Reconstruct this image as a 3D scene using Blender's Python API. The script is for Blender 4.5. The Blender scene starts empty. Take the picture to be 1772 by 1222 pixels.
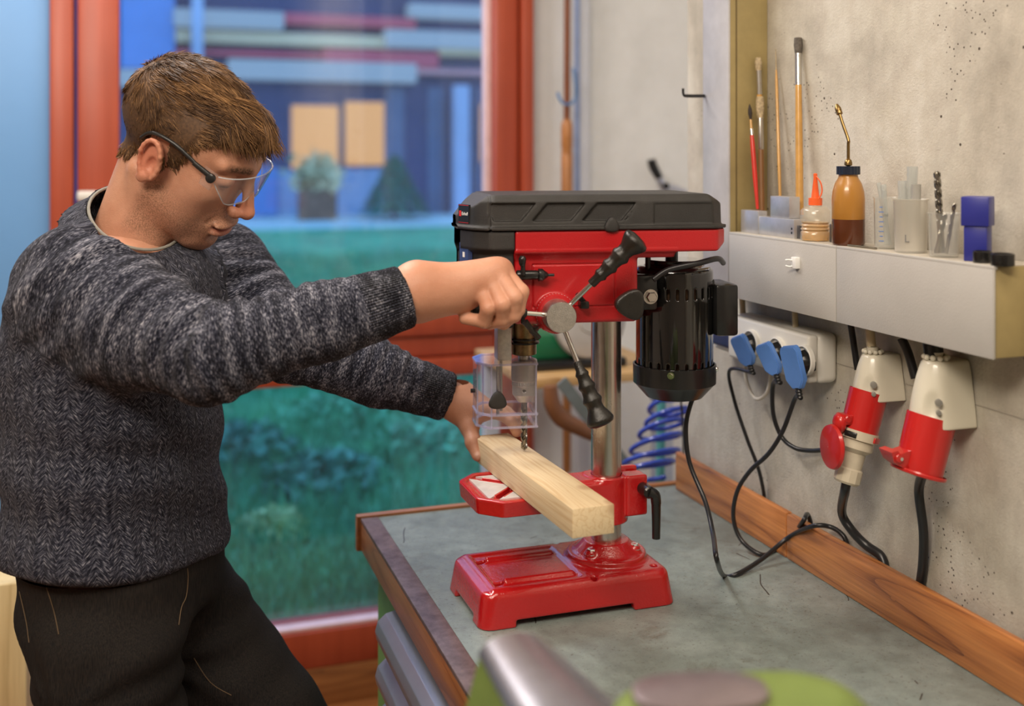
import bpy, bmesh, math, random
import numpy as np
from mathutils import Vector, Matrix
random.seed(7); np.random.seed(7)
SC = bpy.context.scene
COL = SC.collection
# ---------------------------------------------------------------- camera, world, lights, exposure
CAMZ = 1.49; FPX = 1900.0; YAW = math.atan2(646, 1900); HZ = 268.0
cam_d = bpy.data.cameras.new('camera'); cam = bpy.data.objects.new('camera', cam_d); COL.objects.link(cam)
cam.location = (0, 0, CAMZ); cam.rotation_euler = (math.pi/2, 0, -YAW)
cam_d.sensor_width = 36; cam_d.lens = 36*FPX/1772; cam_d.shift_y = -(611-HZ)/1772
cam_d.dof.use_dof = True; cam_d.dof.focus_distance = 1.47; cam_d.dof.aperture_fstop = 2.6
cam_d.clip_start = .05; cam_d.clip_end = 200
SC.camera = cam
SC.view_settings.view_transform = 'Standard'; SC.view_settings.look = 'None'
SC.view_settings.exposure = 0.08; SC.view_settings.gamma = 1; SC.view_settings.use_curve_mapping = False
SC.cycles.transparent_max_bounces = 40
w = bpy.data.worlds.new('world'); SC.world = w; w.use_nodes = True
bg = w.node_tree.nodes['Background']; bg.inputs[0].default_value = (.29, .54, 1.0, 1); bg.inputs[1].default_value = 2.2
def area(name, loc, target, size, power, col, sy=None):
    l = bpy.data.lights.new(name, 'AREA'); l.energy = power; l.color = col; l.size = size
    if sy: l.shape = 'RECTANGLE'; l.size_y = sy
    o = bpy.data.objects.new(name, l); COL.objects.link(o); o.location = loc
    o.rotation_euler = (Vector(target)-Vector(loc)).to_track_quat('-Z', 'Y').to_euler(); return o
area('ceiling_lamp', (-.75, -.15, 2.62), (.55, 1.35, 1.1), 1.2, 36, (1, .87, .72), .35)
area('ceiling_lamp', (.55, .35, 2.66), (.55, .9, .9), 1.2, 15, (1, .87, .73), .30)
area('ceiling_lamp', (-.15, 2.2, 2.66), (.2, 2.0, .9), 1.2, 28, (1, .93, .87), .30)

# ---------------------------------------------------------------- pixel rays of the photograph -> points in the room
FW = Vector((math.sin(YAW), math.cos(YAW), 0)); RT = Vector((math.cos(YAW), -math.sin(YAW), 0))
def P(px, py, d=None, X=None, Y=None, Z=None):
    v = FW + RT*((px-886)/FPX) + Vector((0, 0, -(py-HZ)/FPX))
    if X is not None: d = X/v.x
    if Y is not None: d = Y/v.y
    if Z is not None: d = (Z-CAMZ)/v.z
    return Vector((0, 0, CAMZ)) + v*d

# ---------------------------------------------------------------- naming
def tag(o, label=None, cat=None, group=None, kind=None):
    if label: o['label'] = label
    if cat: o['category'] = cat
    if group: o['group'] = group
    if kind: o['kind'] = kind
    return o
def thing(name, loc, label, cat, group=None, rz=0):
    o = bpy.data.objects.new(name, None); COL.objects.link(o); o.location = loc; o.rotation_euler = (0, 0, rz)
    o.empty_display_size = .02
    return tag(o, label, cat, group)
def abspos(o):
    v = Vector((0, 0, 0)); 
    while o is not None: v += o.location; o = o.parent
    return v
def link(name, me, mat, parent=None, smooth=None, loc=None):
    """mesh data is in world coordinates (or local to loc)"""
    o = bpy.data.objects.new(name, me); COL.objects.link(o)
    if mat is not None: me.materials.append(mat)
    if parent is not None:
        o.parent = parent
        if loc is None:
            off = abspos(parent)
            me.transform(Matrix.Translation(-off))
        else: o.location = loc
    elif loc is not None: o.location = loc
    if smooth is not None:
        for p in me.polygons: p.use_smooth = True
        if smooth < 180:
            me.set_sharp_from_angle(angle=math.radians(smooth))
    return o

class MB:
    def __init__(s): s.bm = bmesh.new()
    def box(s, x0, x1, y0, y1, z0, z1, bev=0, seg=2, M=None):
        t = bmesh.new(); bmesh.ops.create_cube(t, size=1)
        bmesh.ops.transform(t, matrix=Matrix.Translation(((x0+x1)/2, (y0+y1)/2, (z0+z1)/2)) @ Matrix.Diagonal((abs(x1-x0), abs(y1-y0), abs(z1-z0), 1)), verts=t.verts)
        if bev: bmesh.ops.bevel(t, geom=t.edges[:], offset=bev, segments=seg, affect='EDGES', profile=.5)
        return s._m(t, M)
    def _m(s, t, M=None):
        if M is not None: bmesh.ops.transform(t, matrix=M, verts=t.verts)
        me = bpy.data.meshes.new('t'); t.to_mesh(me); t.free(); s.bm.from_mesh(me); bpy.data.meshes.remove(me); return s
    def pyd(s, vs, fs, M=None):
        me = bpy.data.meshes.new('t'); me.from_pydata([tuple(v) for v in vs], [], fs); 
        if M is not None: me.transform(M)
        s.bm.from_mesh(me); bpy.data.meshes.remove(me); return s
    def prism(s, poly, a, b, axis='y', bev=0, M=None):
        """poly: 2-D points; extruded from a to b along the axis. axis x: (y,z) y: (x,z) z: (x,y)"""
        n = len(poly); f = {'x': lambda p, t: (t, p[0], p[1]), 'y': lambda p, t: (p[0], t, p[1]), 'z': lambda p, t: (p[0], p[1], t)}[axis]
        vs = [f(p, a) for p in poly]+[f(p, b) for p in poly]
        fs = [list(range(n))[::-1], list(range(n, 2*n))]+[[i, (i+1) % n, (i+1) % n+n, i+n] for i in range(n)]
        t = bmesh.new(); me = bpy.data.meshes.new('t'); me.from_pydata(vs, [], fs); t.from_mesh(me); bpy.data.meshes.remove(me)
        bmesh.ops.recalc_face_normals(t, faces=t.faces)
        if bev: bmesh.ops.bevel(t, geom=t.edges[:], offset=bev, segments=2, affect='EDGES', profile=.5)
        return s._m(t, M)
    def lathe(s, prof, p0=(0, 0, 0), axis=(0, 0, 1), seg=32, cap=True):
        """prof: (r, h) from bottom to top along the axis"""
        q = Vector((0, 0, 1)).rotation_difference(Vector(axis).normalized()).to_matrix().to_4x4()
        M = Matrix.Translation(p0) @ q
        vs = []; fs = []
        for r, h in prof:
            for i in range(seg):
                a = 2*math.pi*i/seg; vs.append((r*math.cos(a), r*math.sin(a), h))
        for k in range(len(prof)-1):
            for i in range(seg):
                j = (i+1) % seg; fs.append((k*seg+i, k*seg+j, (k+1)*seg+j, (k+1)*seg+i))
        if cap:
            fs.append(tuple(range(seg))[::-1]); fs.append(tuple(range((len(prof)-1)*seg, len(prof)*seg)))
        return s.pyd(vs, fs, M)
    def cyl(s, p0, p1, r, seg=24, r2=None, ch=0):
        p0 = Vector(p0); p1 = Vector(p1); L = (p1-p0).length; r2 = r if r2 is None else r2
        pr = [(r, 0), (r2, L)] if not ch else [(r-ch, 0), (r, ch), (r2, L-ch), (r2-ch, L)]
        return s.lathe(pr, p0, p1-p0, seg)
    def tube(s, pts, rad, seg=10, smooth=0, closed=False):
        pts = [Vector(p) for p in pts]
        rs = rad if isinstance(rad, (list, tuple)) else [rad]*len(pts)
        if smooth: pts, rs = spline(pts, rs, smooth)
        n = len(pts); T = [(pts[min(i+1, n-1)]-pts[max(i-1, 0)]).normalized() for i in range(n)]
        N = T[0].orthogonal().normalized(); vs = []; fs = []
        for i in range(n):
            N = (N - T[i]*N.dot(T[i])).normalized(); B = T[i].cross(N)
            for k in range(seg):
                a = 2*math.pi*k/seg; vs.append(pts[i]+(N*math.cos(a)+B*math.sin(a))*rs[i])
        for i in range(n-1):
            for k in range(seg):
                j = (k+1) % seg; fs.append((i*seg+k, i*seg+j, (i+1)*seg+j, (i+1)*seg+k))
        fs.append(tuple(range(seg))[::-1]); fs.append(tuple(range((n-1)*seg, n*seg)))
        return s.pyd(vs, fs)
    def sphere(s, c, r, sc=(1, 1, 1), u=20, v=12, M=None):
        t = bmesh.new(); bmesh.ops.create_uvsphere(t, u_segments=u, v_segments=v, radius=r)
        bmesh.ops.transform(t, matrix=Matrix.Translation(c) @ (M or Matrix.Identity(4)) @ Matrix.Diagonal((*sc, 1)), verts=t.verts); return s._m(t)
    def out(s, name, mat, parent=None, smooth=40, loc=None, recalc=True):
        if recalc: bmesh.ops.recalc_face_normals(s.bm, faces=s.bm.faces)
        me = bpy.data.meshes.new(name); s.bm.to_mesh(me); s.bm.free()
        return link(name, me, mat, parent, smooth, loc)
def spline(pts, rs, sub):
    P_ = [pts[0]]+list(pts)+[pts[-1]]; R_ = [rs[0]]+list(rs)+[rs[-1]]; o = []; ro = []
    for i in range(1, len(P_)-2):
        for k in range(sub):
            t = k/sub; a, b, c, d = P_[i-1:i+3]
            o.append(.5*((2*b)+(c-a)*t+(2*a-5*b+4*c-d)*t*t+(3*b-a-3*c+d)*t**3))
            ro.append(R_[i]*(1-t)+R_[i+1]*t)
    o.append(pts[-1]); ro.append(rs[-1]); return o, ro
def text_mesh(txt, size, depth=.0002):
    c = bpy.data.curves.new('txt', 'FONT'); c.body = txt; c.size = size; c.extrude = depth; c.align_x = 'CENTER'; c.align_y = 'CENTER'; c.resolution_u = 3
    o = bpy.data.objects.new('txt', c); COL.objects.link(o); dg = bpy.context.evaluated_depsgraph_get(); dg.update()
    me = bpy.data.meshes.new_from_object(o.evaluated_get(dg)); bpy.data.objects.remove(o); return me
def put_text(name, txt, size, mat, parent, origin, xdir, ydir):
    me = text_mesh(txt, size); x = Vector(xdir).normalized(); y = Vector(ydir).normalized(); z = x.cross(y)
    M = Matrix.Translation(origin) @ Matrix((x, y, z)).transposed().to_4x4()
    me.transform(M); return link(name, me, mat, parent)

# ---------------------------------------------------------------- distance fields (numpy) -> mesh
def nets(F, o, h):
    S = F < 0
    C = [S[a:S.shape[0]-1+a, b:S.shape[1]-1+b, c:S.shape[2]-1+c] for a in (0, 1) for b in (0, 1) for c in (0, 1)]
    cnt = np.zeros(C[0].shape, np.int8)
    for c in C: cnt += c
    act = (cnt > 0) & (cnt < 8)
    I, J, K = np.nonzero(act); idx = np.full(act.shape, -1, np.int64); idx[I, J, K] = np.arange(len(I))
    pos = np.zeros((len(I), 3)); n = np.zeros(len(I))
    cor = [(a, b, c) for a in (0, 1) for b in (0, 1) for c in (0, 1)]
    for a in cor:
        for ax in range(3):
            if a[ax] == 0:
                b = list(a); b[ax] = 1
                fa = F[I+a[0], J+a[1], K+a[2]]; fb = F[I+b[0], J+b[1], K+b[2]]
                m = (fa < 0) != (fb < 0); t = np.where(m, fa/np.where(fa == fb, 1, fa-fb), 0)
                q = np.tile(np.array(a, float), (len(I), 1)); q[:, ax] += t
                pos += q*m[:, None]; n += m
    V = (np.stack([I, J, K], 1)+pos/n[:, None])*h+np.array(o)
    Q = []
    for ax in range(3):
        sl = [slice(1, -1)]*3; sl[ax] = slice(0, -1); s2 = list(sl); s2[ax] = slice(1, None)
        A = S[tuple(sl)]; B = S[tuple(s2)]
        i, j, k = np.nonzero(A != B); off = [1, 1, 1]; off[ax] = 0
        i = i+off[0]; j = j+off[1]; k = k+off[2]; e = [i, j, k]
        u, v = (ax+1) % 3, (ax+2) % 3
        def g(du, dv):
            e2 = [e[0].copy(), e[1].copy(), e[2].copy()]; e2[u] -= du; e2[v] -= dv
            return idx[e2[0], e2[1], e2[2]]
        q = np.stack([g(1, 1), g(0, 1), g(0, 0), g(1, 0)], 1)
        fl = ~S[e[0], e[1], e[2]]; q[fl] = q[fl][:, ::-1]; Q.append(q)
    Q = np.concatenate(Q); Q = Q[(Q >= 0).all(1)]
    return V, Q
def np_mesh(name, V, Q):
    me = bpy.data.meshes.new(name); me.vertices.add(len(V)); me.vertices.foreach_set('co', V.astype(np.float32).ravel())
    k = Q.shape[1]; me.loops.add(Q.size); me.loops.foreach_set('vertex_index', Q.astype(np.int32).ravel())
    me.polygons.add(len(Q)); me.polygons.foreach_set('loop_start', np.arange(0, Q.size, k, dtype=np.int32))
    try: me.polygons.foreach_set('loop_total', np.full(len(Q), k, np.int32))
    except Exception: pass
    me.polygons.foreach_set('use_smooth', np.ones(len(Q), bool)); me.update(calc_edges=True); me.validate(); return me
def grid(lo, hi, h):
    a = [np.arange(lo[i], hi[i]+h, h, dtype=np.float32) for i in range(3)]
    return np.meshgrid(*a, indexing='ij', sparse=True)
def sdf_mesh(f, lo, hi, h):
    X, Y, Z = grid(lo, hi, h); F = f(X, Y, Z)
    F = np.broadcast_to(F, (X.shape[0], Y.shape[1], Z.shape[2]))
    return nets(np.ascontiguousarray(F), lo, h)
def sdf_obj(name, f, lo, hi, h, mat, parent=None):
    V, Q = sdf_mesh(f, lo, hi, h); return link(name, np_mesh(name, V, Q), mat, parent)
def smin(a, b, k): 
    t = np.maximum(k-np.abs(a-b), 0)/k; return np.minimum(a, b)-t*t*k*.25
def smax(a, b, k): return -smin(-a, -b, k)
def s_box(X, Y, Z, lo, hi, r=0):
    d = [np.abs(A-(l+h_)/2)-((h_-l)/2-r) for A, l, h_ in zip((X, Y, Z), lo, hi)]
    return np.sqrt(np.maximum(d[0], 0)**2+np.maximum(d[1], 0)**2+np.maximum(d[2], 0)**2)+np.minimum(np.maximum(d[0], np.maximum(d[1], d[2])), 0)-r
def s_ell(X, Y, Z, c, r, R=None):
    x, y, z = X-c[0], Y-c[1], Z-c[2]
    if R is not None: x, y, z = (R[0][0]*x+R[1][0]*y+R[2][0]*z, R[0][1]*x+R[1][1]*y+R[2][1]*z, R[0][2]*x+R[1][2]*y+R[2][2]*z)
    k0 = np.sqrt((x/r[0])**2+(y/r[1])**2+(z/r[2])**2); k1 = np.sqrt((x/r[0]**2)**2+(y/r[1]**2)**2+(z/r[2]**2)**2)
    return k0*(k0-1)/np.maximum(k1, 1e-6)
def s_cone(X, Y, Z, a, b, ra, rb):
    a = np.array(a, float); b = np.array(b, float); d = b-a; L2 = float(d@d)+1e-12
    t = np.clip(((X-a[0])*d[0]+(Y-a[1])*d[1]+(Z-a[2])*d[2])/L2, 0, 1)
    return np.sqrt((X-a[0]-t*d[0])**2+(Y-a[1]-t*d[1])**2+(Z-a[2]-t*d[2])**2)-(ra+(rb-ra)*t)
def s_cyl(X, Y, Z, c, r, z0, z1, ax='z'):
    if ax == 'z': q = np.sqrt((X-c[0])**2+(Y-c[1])**2); t = Z
    if ax == 'y': q = np.sqrt((X-c[0])**2+(Z-c[1])**2); t = Y
    if ax == 'x': q = np.sqrt((Y-c[0])**2+(Z-c[1])**2); t = X
    return np.maximum(q-r, np.maximum(z0-t, t-z1))
def vnoise(Pn, s, seed=0):
    """value noise -1..1 at points (n,3)"""
    p = Pn*s+seed*17.3; i = np.floor(p).astype(np.int64); f = p-i; f = f*f*(3-2*f); r = 0
    for a in (0, 1):
        for b in (0, 1):
            for c in (0, 1):
                h = (i[:, 0]+a)*374761393+(i[:, 1]+b)*668265263+(i[:, 2]+c)*2147483647+seed*144665
                h = (h ^ (h >> 13))*1274126177; h = (h ^ (h >> 16)) & 0xffff
                r = r+h/32767.5*np.where(a, f[:, 0], 1-f[:, 0])*np.where(b, f[:, 1], 1-f[:, 1])*np.where(c, f[:, 2], 1-f[:, 2])
    return r-1
def vnormals(V, Q):
    n = np.zeros_like(V); fn = np.cross(V[Q[:, 2]]-V[Q[:, 0]], V[Q[:, 3]]-V[Q[:, 1]])
    for k in range(4): 
        for c in range(3): n[:, c] += np.bincount(Q[:, k], fn[:, c], len(V))
    return n/np.maximum(np.linalg.norm(n, axis=1, keepdims=True), 1e-12)
def fattr(me, name, arr):
    if arr.ndim == 1: a = me.attributes.new(name, 'FLOAT', 'POINT'); a.data.foreach_set('value', arr.astype(np.float32))
    else: a = me.attributes.new(name, 'FLOAT_VECTOR', 'POINT'); a.data.foreach_set('vector', arr.astype(np.float32).ravel())

# ---------------------------------------------------------------- materials
class NT:
    def __init__(s, name):
        s.m = bpy.data.materials.new(name); s.m.use_nodes = True; s.t = s.m.node_tree; s.b = s.t.nodes['Principled BSDF']
    def n(s, typ, ins=None, **kw):
        x = s.t.nodes.new(typ)
        for k, v in kw.items(): setattr(x, k, v)
        for k, v in (ins or {}).items():
            if hasattr(v, 'is_linked') or isinstance(v, bpy.types.NodeSocket): s.t.links.new(v, x.inputs[k])
            else: x.inputs[k].default_value = v
        return x
    def obj(s): return s.n('ShaderNodeTexCoord').outputs['Object']
    def vec(s, v, scale=(1, 1, 1), rot=(0, 0, 0)): return s.n('ShaderNodeMapping', {0: v, 'Scale': scale, 'Rotation': rot}).outputs[0]
    def noise(s, v, sc, det=4, rough=.6, dist=0): return s.n('ShaderNodeTexNoise', {'Vector': v, 'Scale': sc, 'Detail': det, 'Roughness': rough, 'Distortion': dist}).outputs[0]
    def ramp(s, f, stops):
        r = s.n('ShaderNodeValToRGB', {0: f}); e = r.color_ramp.elements
        while len(e) < len(stops): e.new(.5)
        for q, (p, c) in zip(e, stops): q.position = p; q.color = (*c, 1) if len(c) == 3 else c
        return r.outputs[0]
    def mix(s, f, a, b, typ='MIX'):
        x = s.n('ShaderNodeMix', data_type='RGBA', blend_type=typ)
        for k, v in ((0, f), (6, a), (7, b)):
            if isinstance(v, bpy.types.NodeSocket): s.t.links.new(v, x.inputs[k])
            else: x.inputs[k].default_value = v if k == 0 else (*v, 1)
        return x.outputs[2]
    def math(s, op, a, b=0.0, c=0.0): return s.n('ShaderNodeMath', {0: a, 1: b, 2: c}, operation=op).outputs[0]
    def set(s, **kw):
        for k, v in kw.items():
            k = k.replace('_', ' ')
            if isinstance(v, bpy.types.NodeSocket): s.t.links.new(v, s.b.inputs[k])
            else: s.b.inputs[k].default_value = v
        return s
    def bump(s, h, dist, strength=1.0, normal=None):
        ins = {'Height': h, 'Distance': dist, 'Strength': strength}
        if normal is not None: ins['Normal'] = normal
        o = s.n('ShaderNodeBump', ins).outputs[0]; s.t.links.new(o, s.b.inputs['Normal']); return o
def col4(c): return (*c, 1)
def plain(name, c, rough=.5, metal=0, var=.12, sc=18, bump=0, bsc=400, spec=.5, coat=0, rvar=.0):
    t = NT(name); v = t.obj(); n = t.noise(v, sc)
    a = tuple(x*(1-var) for x in c); b = tuple(min(1, x*(1+var)) for x in c)
    t.set(Base_Color=t.ramp(n, [(.3, a), (.7, b)]), Roughness=rough, Metallic=metal)
    t.b.inputs['Specular IOR Level'].default_value = spec; t.b.inputs['Coat Weight'].default_value = coat; t.b.inputs['Coat Roughness'].default_value = .08
    if rvar: t.set(Roughness=t.math('MULTIPLY_ADD', t.noise(v, sc*2), rvar, rough-rvar/2))
    if bump: t.bump(t.noise(v, bsc, 2), bump)
    return t.m
def glassy(name, tint=(1, 1, 1), rough=.02, opac=.04, bodycol=(.8, .8, .8), gloss=1.0):
    """thin clear sheet: see-through, mirror-like at grazing angles"""
    t = NT(name); t.t.nodes.remove(t.b)
    tr = t.n('ShaderNodeBsdfTransparent', {0: col4(tint)}).outputs[0]; gl = t.n('ShaderNodeBsdfGlossy', {'Color': col4((gloss,)*3), 'Roughness': rough}).outputs[0]
    di = t.n('ShaderNodeBsdfDiffuse', {0: col4(bodycol)}).outputs[0]; fc = t.n('ShaderNodeLayerWeight', {'Blend': .5}).outputs['Facing']; fr = t.math('MULTIPLY_ADD', t.math('POWER', fc, 4.5), .85, .045)
    a = t.n('ShaderNodeMixShader', {0: opac, 1: tr, 2: di}).outputs[0]; b = t.n('ShaderNodeMixShader', {0: fr, 1: a, 2: gl}).outputs[0]
    t.t.links.new(b, t.t.nodes['Material Output'].inputs[0]); return t.m
def emit(name, c, s):
    t = NT(name); t.set(Base_Color=col4(c), Emission_Color=col4(c), Emission_Strength=s, Roughness=.5); return t.m
# ================================================================ materials of the place
def concrete(name, a, b, spots=True, warm=None):
    t = NT(name); v = t.obj()
    big = t.noise(t.vec(v, (1, 1.2, .7)), 2.6, 6, .62, .6); c = t.ramp(big, [(.30, a), (.68, b)])
    med = t.noise(v, 17, 5, .7); c = t.mix(.55, c, t.ramp(med, [(.3, (.36, .36, .36)), (.7, (.66, .66, .66))]), 'OVERLAY')
    streak = t.noise(t.vec(v, (30, 30, 2.2)), 1.2, 4); c = t.mix(.25, c, t.ramp(streak, [(.3, (.35, .35, .35)), (.7, (.62, .62, .62))]), 'OVERLAY')
    h = t.noise(v, 260, 4, .7)
    if spots:
        vo = t.n('ShaderNodeTexVoronoi', {'Vector': v, 'Scale': 34.0, 'Randomness': 1.0}).outputs[0]
        m = t.math('MULTIPLY', t.math('LESS_THAN', vo, .065), t.math('GREATER_THAN', t.noise(v, 6, 2), .5))
        vo2 = t.n('ShaderNodeTexVoronoi', {'Vector': v, 'Scale': 130.0}).outputs[0]
        m2 = t.math('MULTIPLY', t.math('LESS_THAN', vo2, .16), t.math('GREATER_THAN', t.noise(v, 4.2, 3), .57))
        mm = t.math('MAXIMUM', m, m2); c = t.mix(mm, c, (.07, .05, .035)); h = t.math('SUBTRACT', h, mm)
    t.set(Base_Color=c, Roughness=.85); t.bump(h, .0012); return t.m
M_conc = concrete('concrete', (.40, .36, .295), (.70, .66, .57))
M_plaster = concrete('white_plaster', (.76, .76, .74), (.90, .90, .88), False)
M_wallw = plain('wall_paint', (.62, .58, .52), .9, var=.05)
def wood(name, dark, mid, light, ax=1, ring=26, rough=.5, knots=True, coat=0, grain=1.0):
    """grain runs along axis ax (0,1,2) of object space"""
    t = NT(name); v = t.obj(); sc = [1, 1, 1]; sc[ax] = .09
    vv = t.vec(v, tuple(sc)); warp = t.noise(vv, 5, 2, .5)
    if knots:
        k = [4.5, 4.5, 4.5]; k[ax] = 2.2
        vo = t.n('ShaderNodeTexVoronoi', {'Vector': t.vec(v, tuple(k)), 'Scale': 1.6, 'Randomness': 1.0}).outputs[0]
        km = t.ramp(vo, [(.0, (1, 1, 1)), (.17, (0, 0, 0))]); kn = t.math('MULTIPLY', km, 1.0)
        warp = t.math('ADD', warp, t.math('MULTIPLY', kn, .5))
    rings = t.math('FRACT', t.math('MULTIPLY', warp, ring)); fine = t.noise(t.vec(v, tuple(260 if i != ax else 9 for i in range(3))), 1, 3)
    r = t.ramp(rings, [(0, mid), (.55, light), (.86, mid), (1, dark)])
    c = t.mix(.35*grain, r, t.ramp(fine, [(.3, dark), (.65, light)]))
    c = t.mix(.4, c, t.ramp(t.noise(v, 3.5, 3), [(.3, (.34, .34, .34)), (.7, (.64, .64, .64))]), 'OVERLAY')
    if knots: c = t.mix(t.ramp(vo, [(.0, (1, 1, 1)), (.055, (.9, .9, .9)), (.075, (0, 0, 0))]), c, tuple(x*.45 for x in dark))
    t.set(Base_Color=c, Roughness=rough); t.b.inputs['Coat Weight'].default_value = coat; t.b.inputs['Coat Roughness'].default_value = .25
    t.bump(t.math('ADD', fine, t.math('MULTIPLY', rings, .3)), .0005); return t.m
M_orange = wood('orange_pine', (.14, .035, .010), (.40, .135, .035), (.60, .24, .070), 1, 34, .42, True, .3)
M_orange_x = wood('orange_pine_cross', (.20, .055, .014), (.44, .16, .045), (.60, .25, .080), 0, 20, .42, True, .3)
M_floorw = wood('floor_wood', (.14, .045, .012), (.30, .11, .03), (.42, .17, .05), 0, 14, .5, True, .2)
M_rimwood = wood('bench_edge_wood', (.16, .05, .016), (.34, .12, .035), (.42, .17, .055), 1, 22, .4, False, .3)
M_palepine = wood('pale_pine', (.50, .36, .16), (.72, .55, .28), (.82, .67, .38), 2, 8, .5, True)
def red_frame():
    t = NT('red_window_paint'); v = t.obj(); g = t.noise(t.vec(v, (40, 40, 1.5)), 1, 3)
    t.set(Base_Color=t.mix(.5, t.ramp(t.noise(v, 3, 3), [(.3, (.31, .046, .018)), (.7, (.43, .074, .030))]), t.ramp(g, [(.3, (.28, .042, .016)), (.7, (.44, .080, .034))])), Roughness=.36); t.bump(g, .0004); return t.m
M_redframe = red_frame()
M_glass = glassy('window_glass', (.93, .96, .97), .01, .02, (.5, .6, .7))

# ================================================================ the room
def struct(o): o['kind'] = 'structure'; return o
YF = 3.0
mb = MB(); mb.box(.95, 1.15, -2.2, 1.80, 0, 2.8, .004); wall_right = struct(mb.out('wall_right', M_conc))
for z0, nm in ((1.19, 'formwork_joint'),):
    mb = MB(); mb.box(.9492, .9505, -1.2, 1.80, z0, z0+.0012); mb.out(nm, plain('joint_dark', (.34, .31, .26), .9), wall_right)
mb = MB(); mb.box(1.75, 1.85, 1.7, 3.2, 0, 2.8); struct(mb.out('wall_recess', M_plaster))
mb = MB(); mb.box(1.15, 1.85, 1.68, 1.80, 0, 2.8); struct(mb.out('wall_return', M_plaster))
mb = MB(); mb.box(1.07, 1.85, YF+.02, YF+.25, 0, 2.8); mb.box(-.21, 1.07, YF+.02, YF+.25, 2.3, 2.8); mb.box(-2.6, -1.35, YF+.02, YF+.25, 0, 2.8); mb.box(-1.35, -.21, YF+.02, YF+.25, 2.3, 2.8); struct(mb.out('wall_far', M_plaster))
mb = MB(); mb.box(-2.7, -2.6, -2.2, YF+.25, 0, 2.8); struct(mb.out('wall_left', M_wallw))
mb = MB(); mb.box(-2.7, 1.15, -2.3, -2.2, 0, 2.8); struct(mb.out('wall_back', M_wallw))
mb = MB(); mb.box(-2.7, 1.85, -2.3, YF+.25, 2.8, 2.9); struct(mb.out('ceiling', plain('ceiling_paint', (.75, .72, .66), .9, var=.04)))
fl = MB(); fl.box(-2.7, 1.85, -2.3, YF+.02, -.06, -.016); floor = struct(fl.out('floor', plain('floor_base', (.05, .03, .02), .9)))
pmesh = None
for i in range(44):                                   # floor boards run across the room
    y0 = -2.28+i*.12
    if pmesh is None:
        mb = MB(); mb.box(-2.68, 1.80, 0, .117, -.016, 0, .002, 1); o = mb.out('plank', M_floorw, floor, loc=(0, y0, 0)); pmesh = o.data
    else: o = bpy.data.objects.new('plank', pmesh); COL.objects.link(o); o.parent = floor; o.location = (0, y0, 0)
mb = MB(); mb.box(-1.35, 1.75, YF-.03, YF+.02, 0, .105, .004); struct(mb.out('baseboard_far', M_floorw))
# trims on the far wall right of the window
mb = MB(); mb.box(P(1000, 0, Y=2.98).x, P(1022, 0, Y=2.98).x, 2.985, 3.021, .3, 2.8, .003); struct(mb.out('trim_1', plain('white_trim', (.70, .72, .78), .5, var=.04)))

# ---------------------------------------------------------------- window
win = struct(thing('window_1', (.43, YF, 0), 'tall red-painted timber window beside the plastered wall', 'window'))
del win['label']; del win['category']
def wpart(name, x0, x1, y0, y1, z0, z1, bev=.004, m=None):
    mb = MB(); mb.box(x0, x1, y0, y1, z0, z1, bev); return mb.out(name, m or M_redframe, win)
xl0, xl1 = P(88, 0, Y=YF).x, P(207, 0, Y=YF).x; xr0, xr1 = P(853, 0, Y=YF).x, P(915, 0, Y=YF).x
xm = P(131, 0, Y=YF).x
wpart('jamb', xl0, xm-.004, YF-.045, YF+.09, .1, 2.3); wpart('sash_stile', xm+.004, xl1, YF-.02, YF+.09, .1, 2.3, .008)
wpart('jamb', P(897, 0, Y=YF).x, xr1, YF-.045, YF+.09, .1, 2.3); wpart('sash_stile', xr0, P(894, 0, Y=YF).x, YF-.02, YF+.09, .1, 2.3, .008)
wpart('transom', xl1, xr0, YF-.03, YF+.08, .985, 1.048, .006); wpart('transom', xl1, xr0, YF-.015, YF+.08, .925, .980, .006); wpart('transom', xl1, xr0, YF-.03, YF+.08, .869, .921, .006)
wpart('bottom_rail', xl1, xr0, YF-.03, YF+.09, .105, .205, .006)
wpart('glazing_bead', xl1, xr0, YF-.02, YF+.02, .205, .216, .003, plain('pale_bead', (.72, .50, .50), .4))
wpart('top_rail', xl1, xr0, YF-.03, YF+.09, 2.2, 2.3)
wpart('glazing_bead', xr0-.020, xr0, YF+.01, YF+.05, 1.05, 2.2, .003, bpy.data.materials['pale_bead'])
wpart('handle', P(134, 0, Y=YF-.04).x, P(170, 0, Y=YF-.04).x, YF-.075, YF-.05, 1.375, 1.40, .006, plain('handle_white', (.75, .72, .66), .35))
for z0, z1 in ((1.048, 2.2), (.216, .869)):
    wpart('pane', xl1, xr0, YF+.04, YF+.046, z0, z1, 0, M_glass)
# door leaf left of the window, blue window light painted into its colour
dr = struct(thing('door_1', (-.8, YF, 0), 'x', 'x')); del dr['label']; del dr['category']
mb = MB(); mb.box(-1.35, xl0, YF-.01, YF+.04, .105, 2.3, .004); mb.out('door_leaf', plain('door_blue_lit', (.15, .34, .64), .35, var=.06, sc=2), dr)
# pine cupboard behind the man, lower left
pc = thing('pine_cupboard', P(0, 1222, Y=2.30)+Vector((-.2, .05, 0)), 'pale pine board cupboard standing behind the man at the lower left', 'cupboard')
pc.location.z = 0; x1 = P(46, 0, Y=2.30).x; zt = P(20, 1010, Y=2.30).z
for k in range(4):
    mb = MB(); mb.box(x1-.075*(k+1)+.002, x1-.075*k, 2.30, 2.32, .02, zt, .003); mb.out('plank', M_palepine, pc)
mb = MB(); mb.box(x1-.30, x1, 2.32, 2.60, 0, zt-.002, .002); mb.out('carcass', M_palepine, pc)

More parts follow.
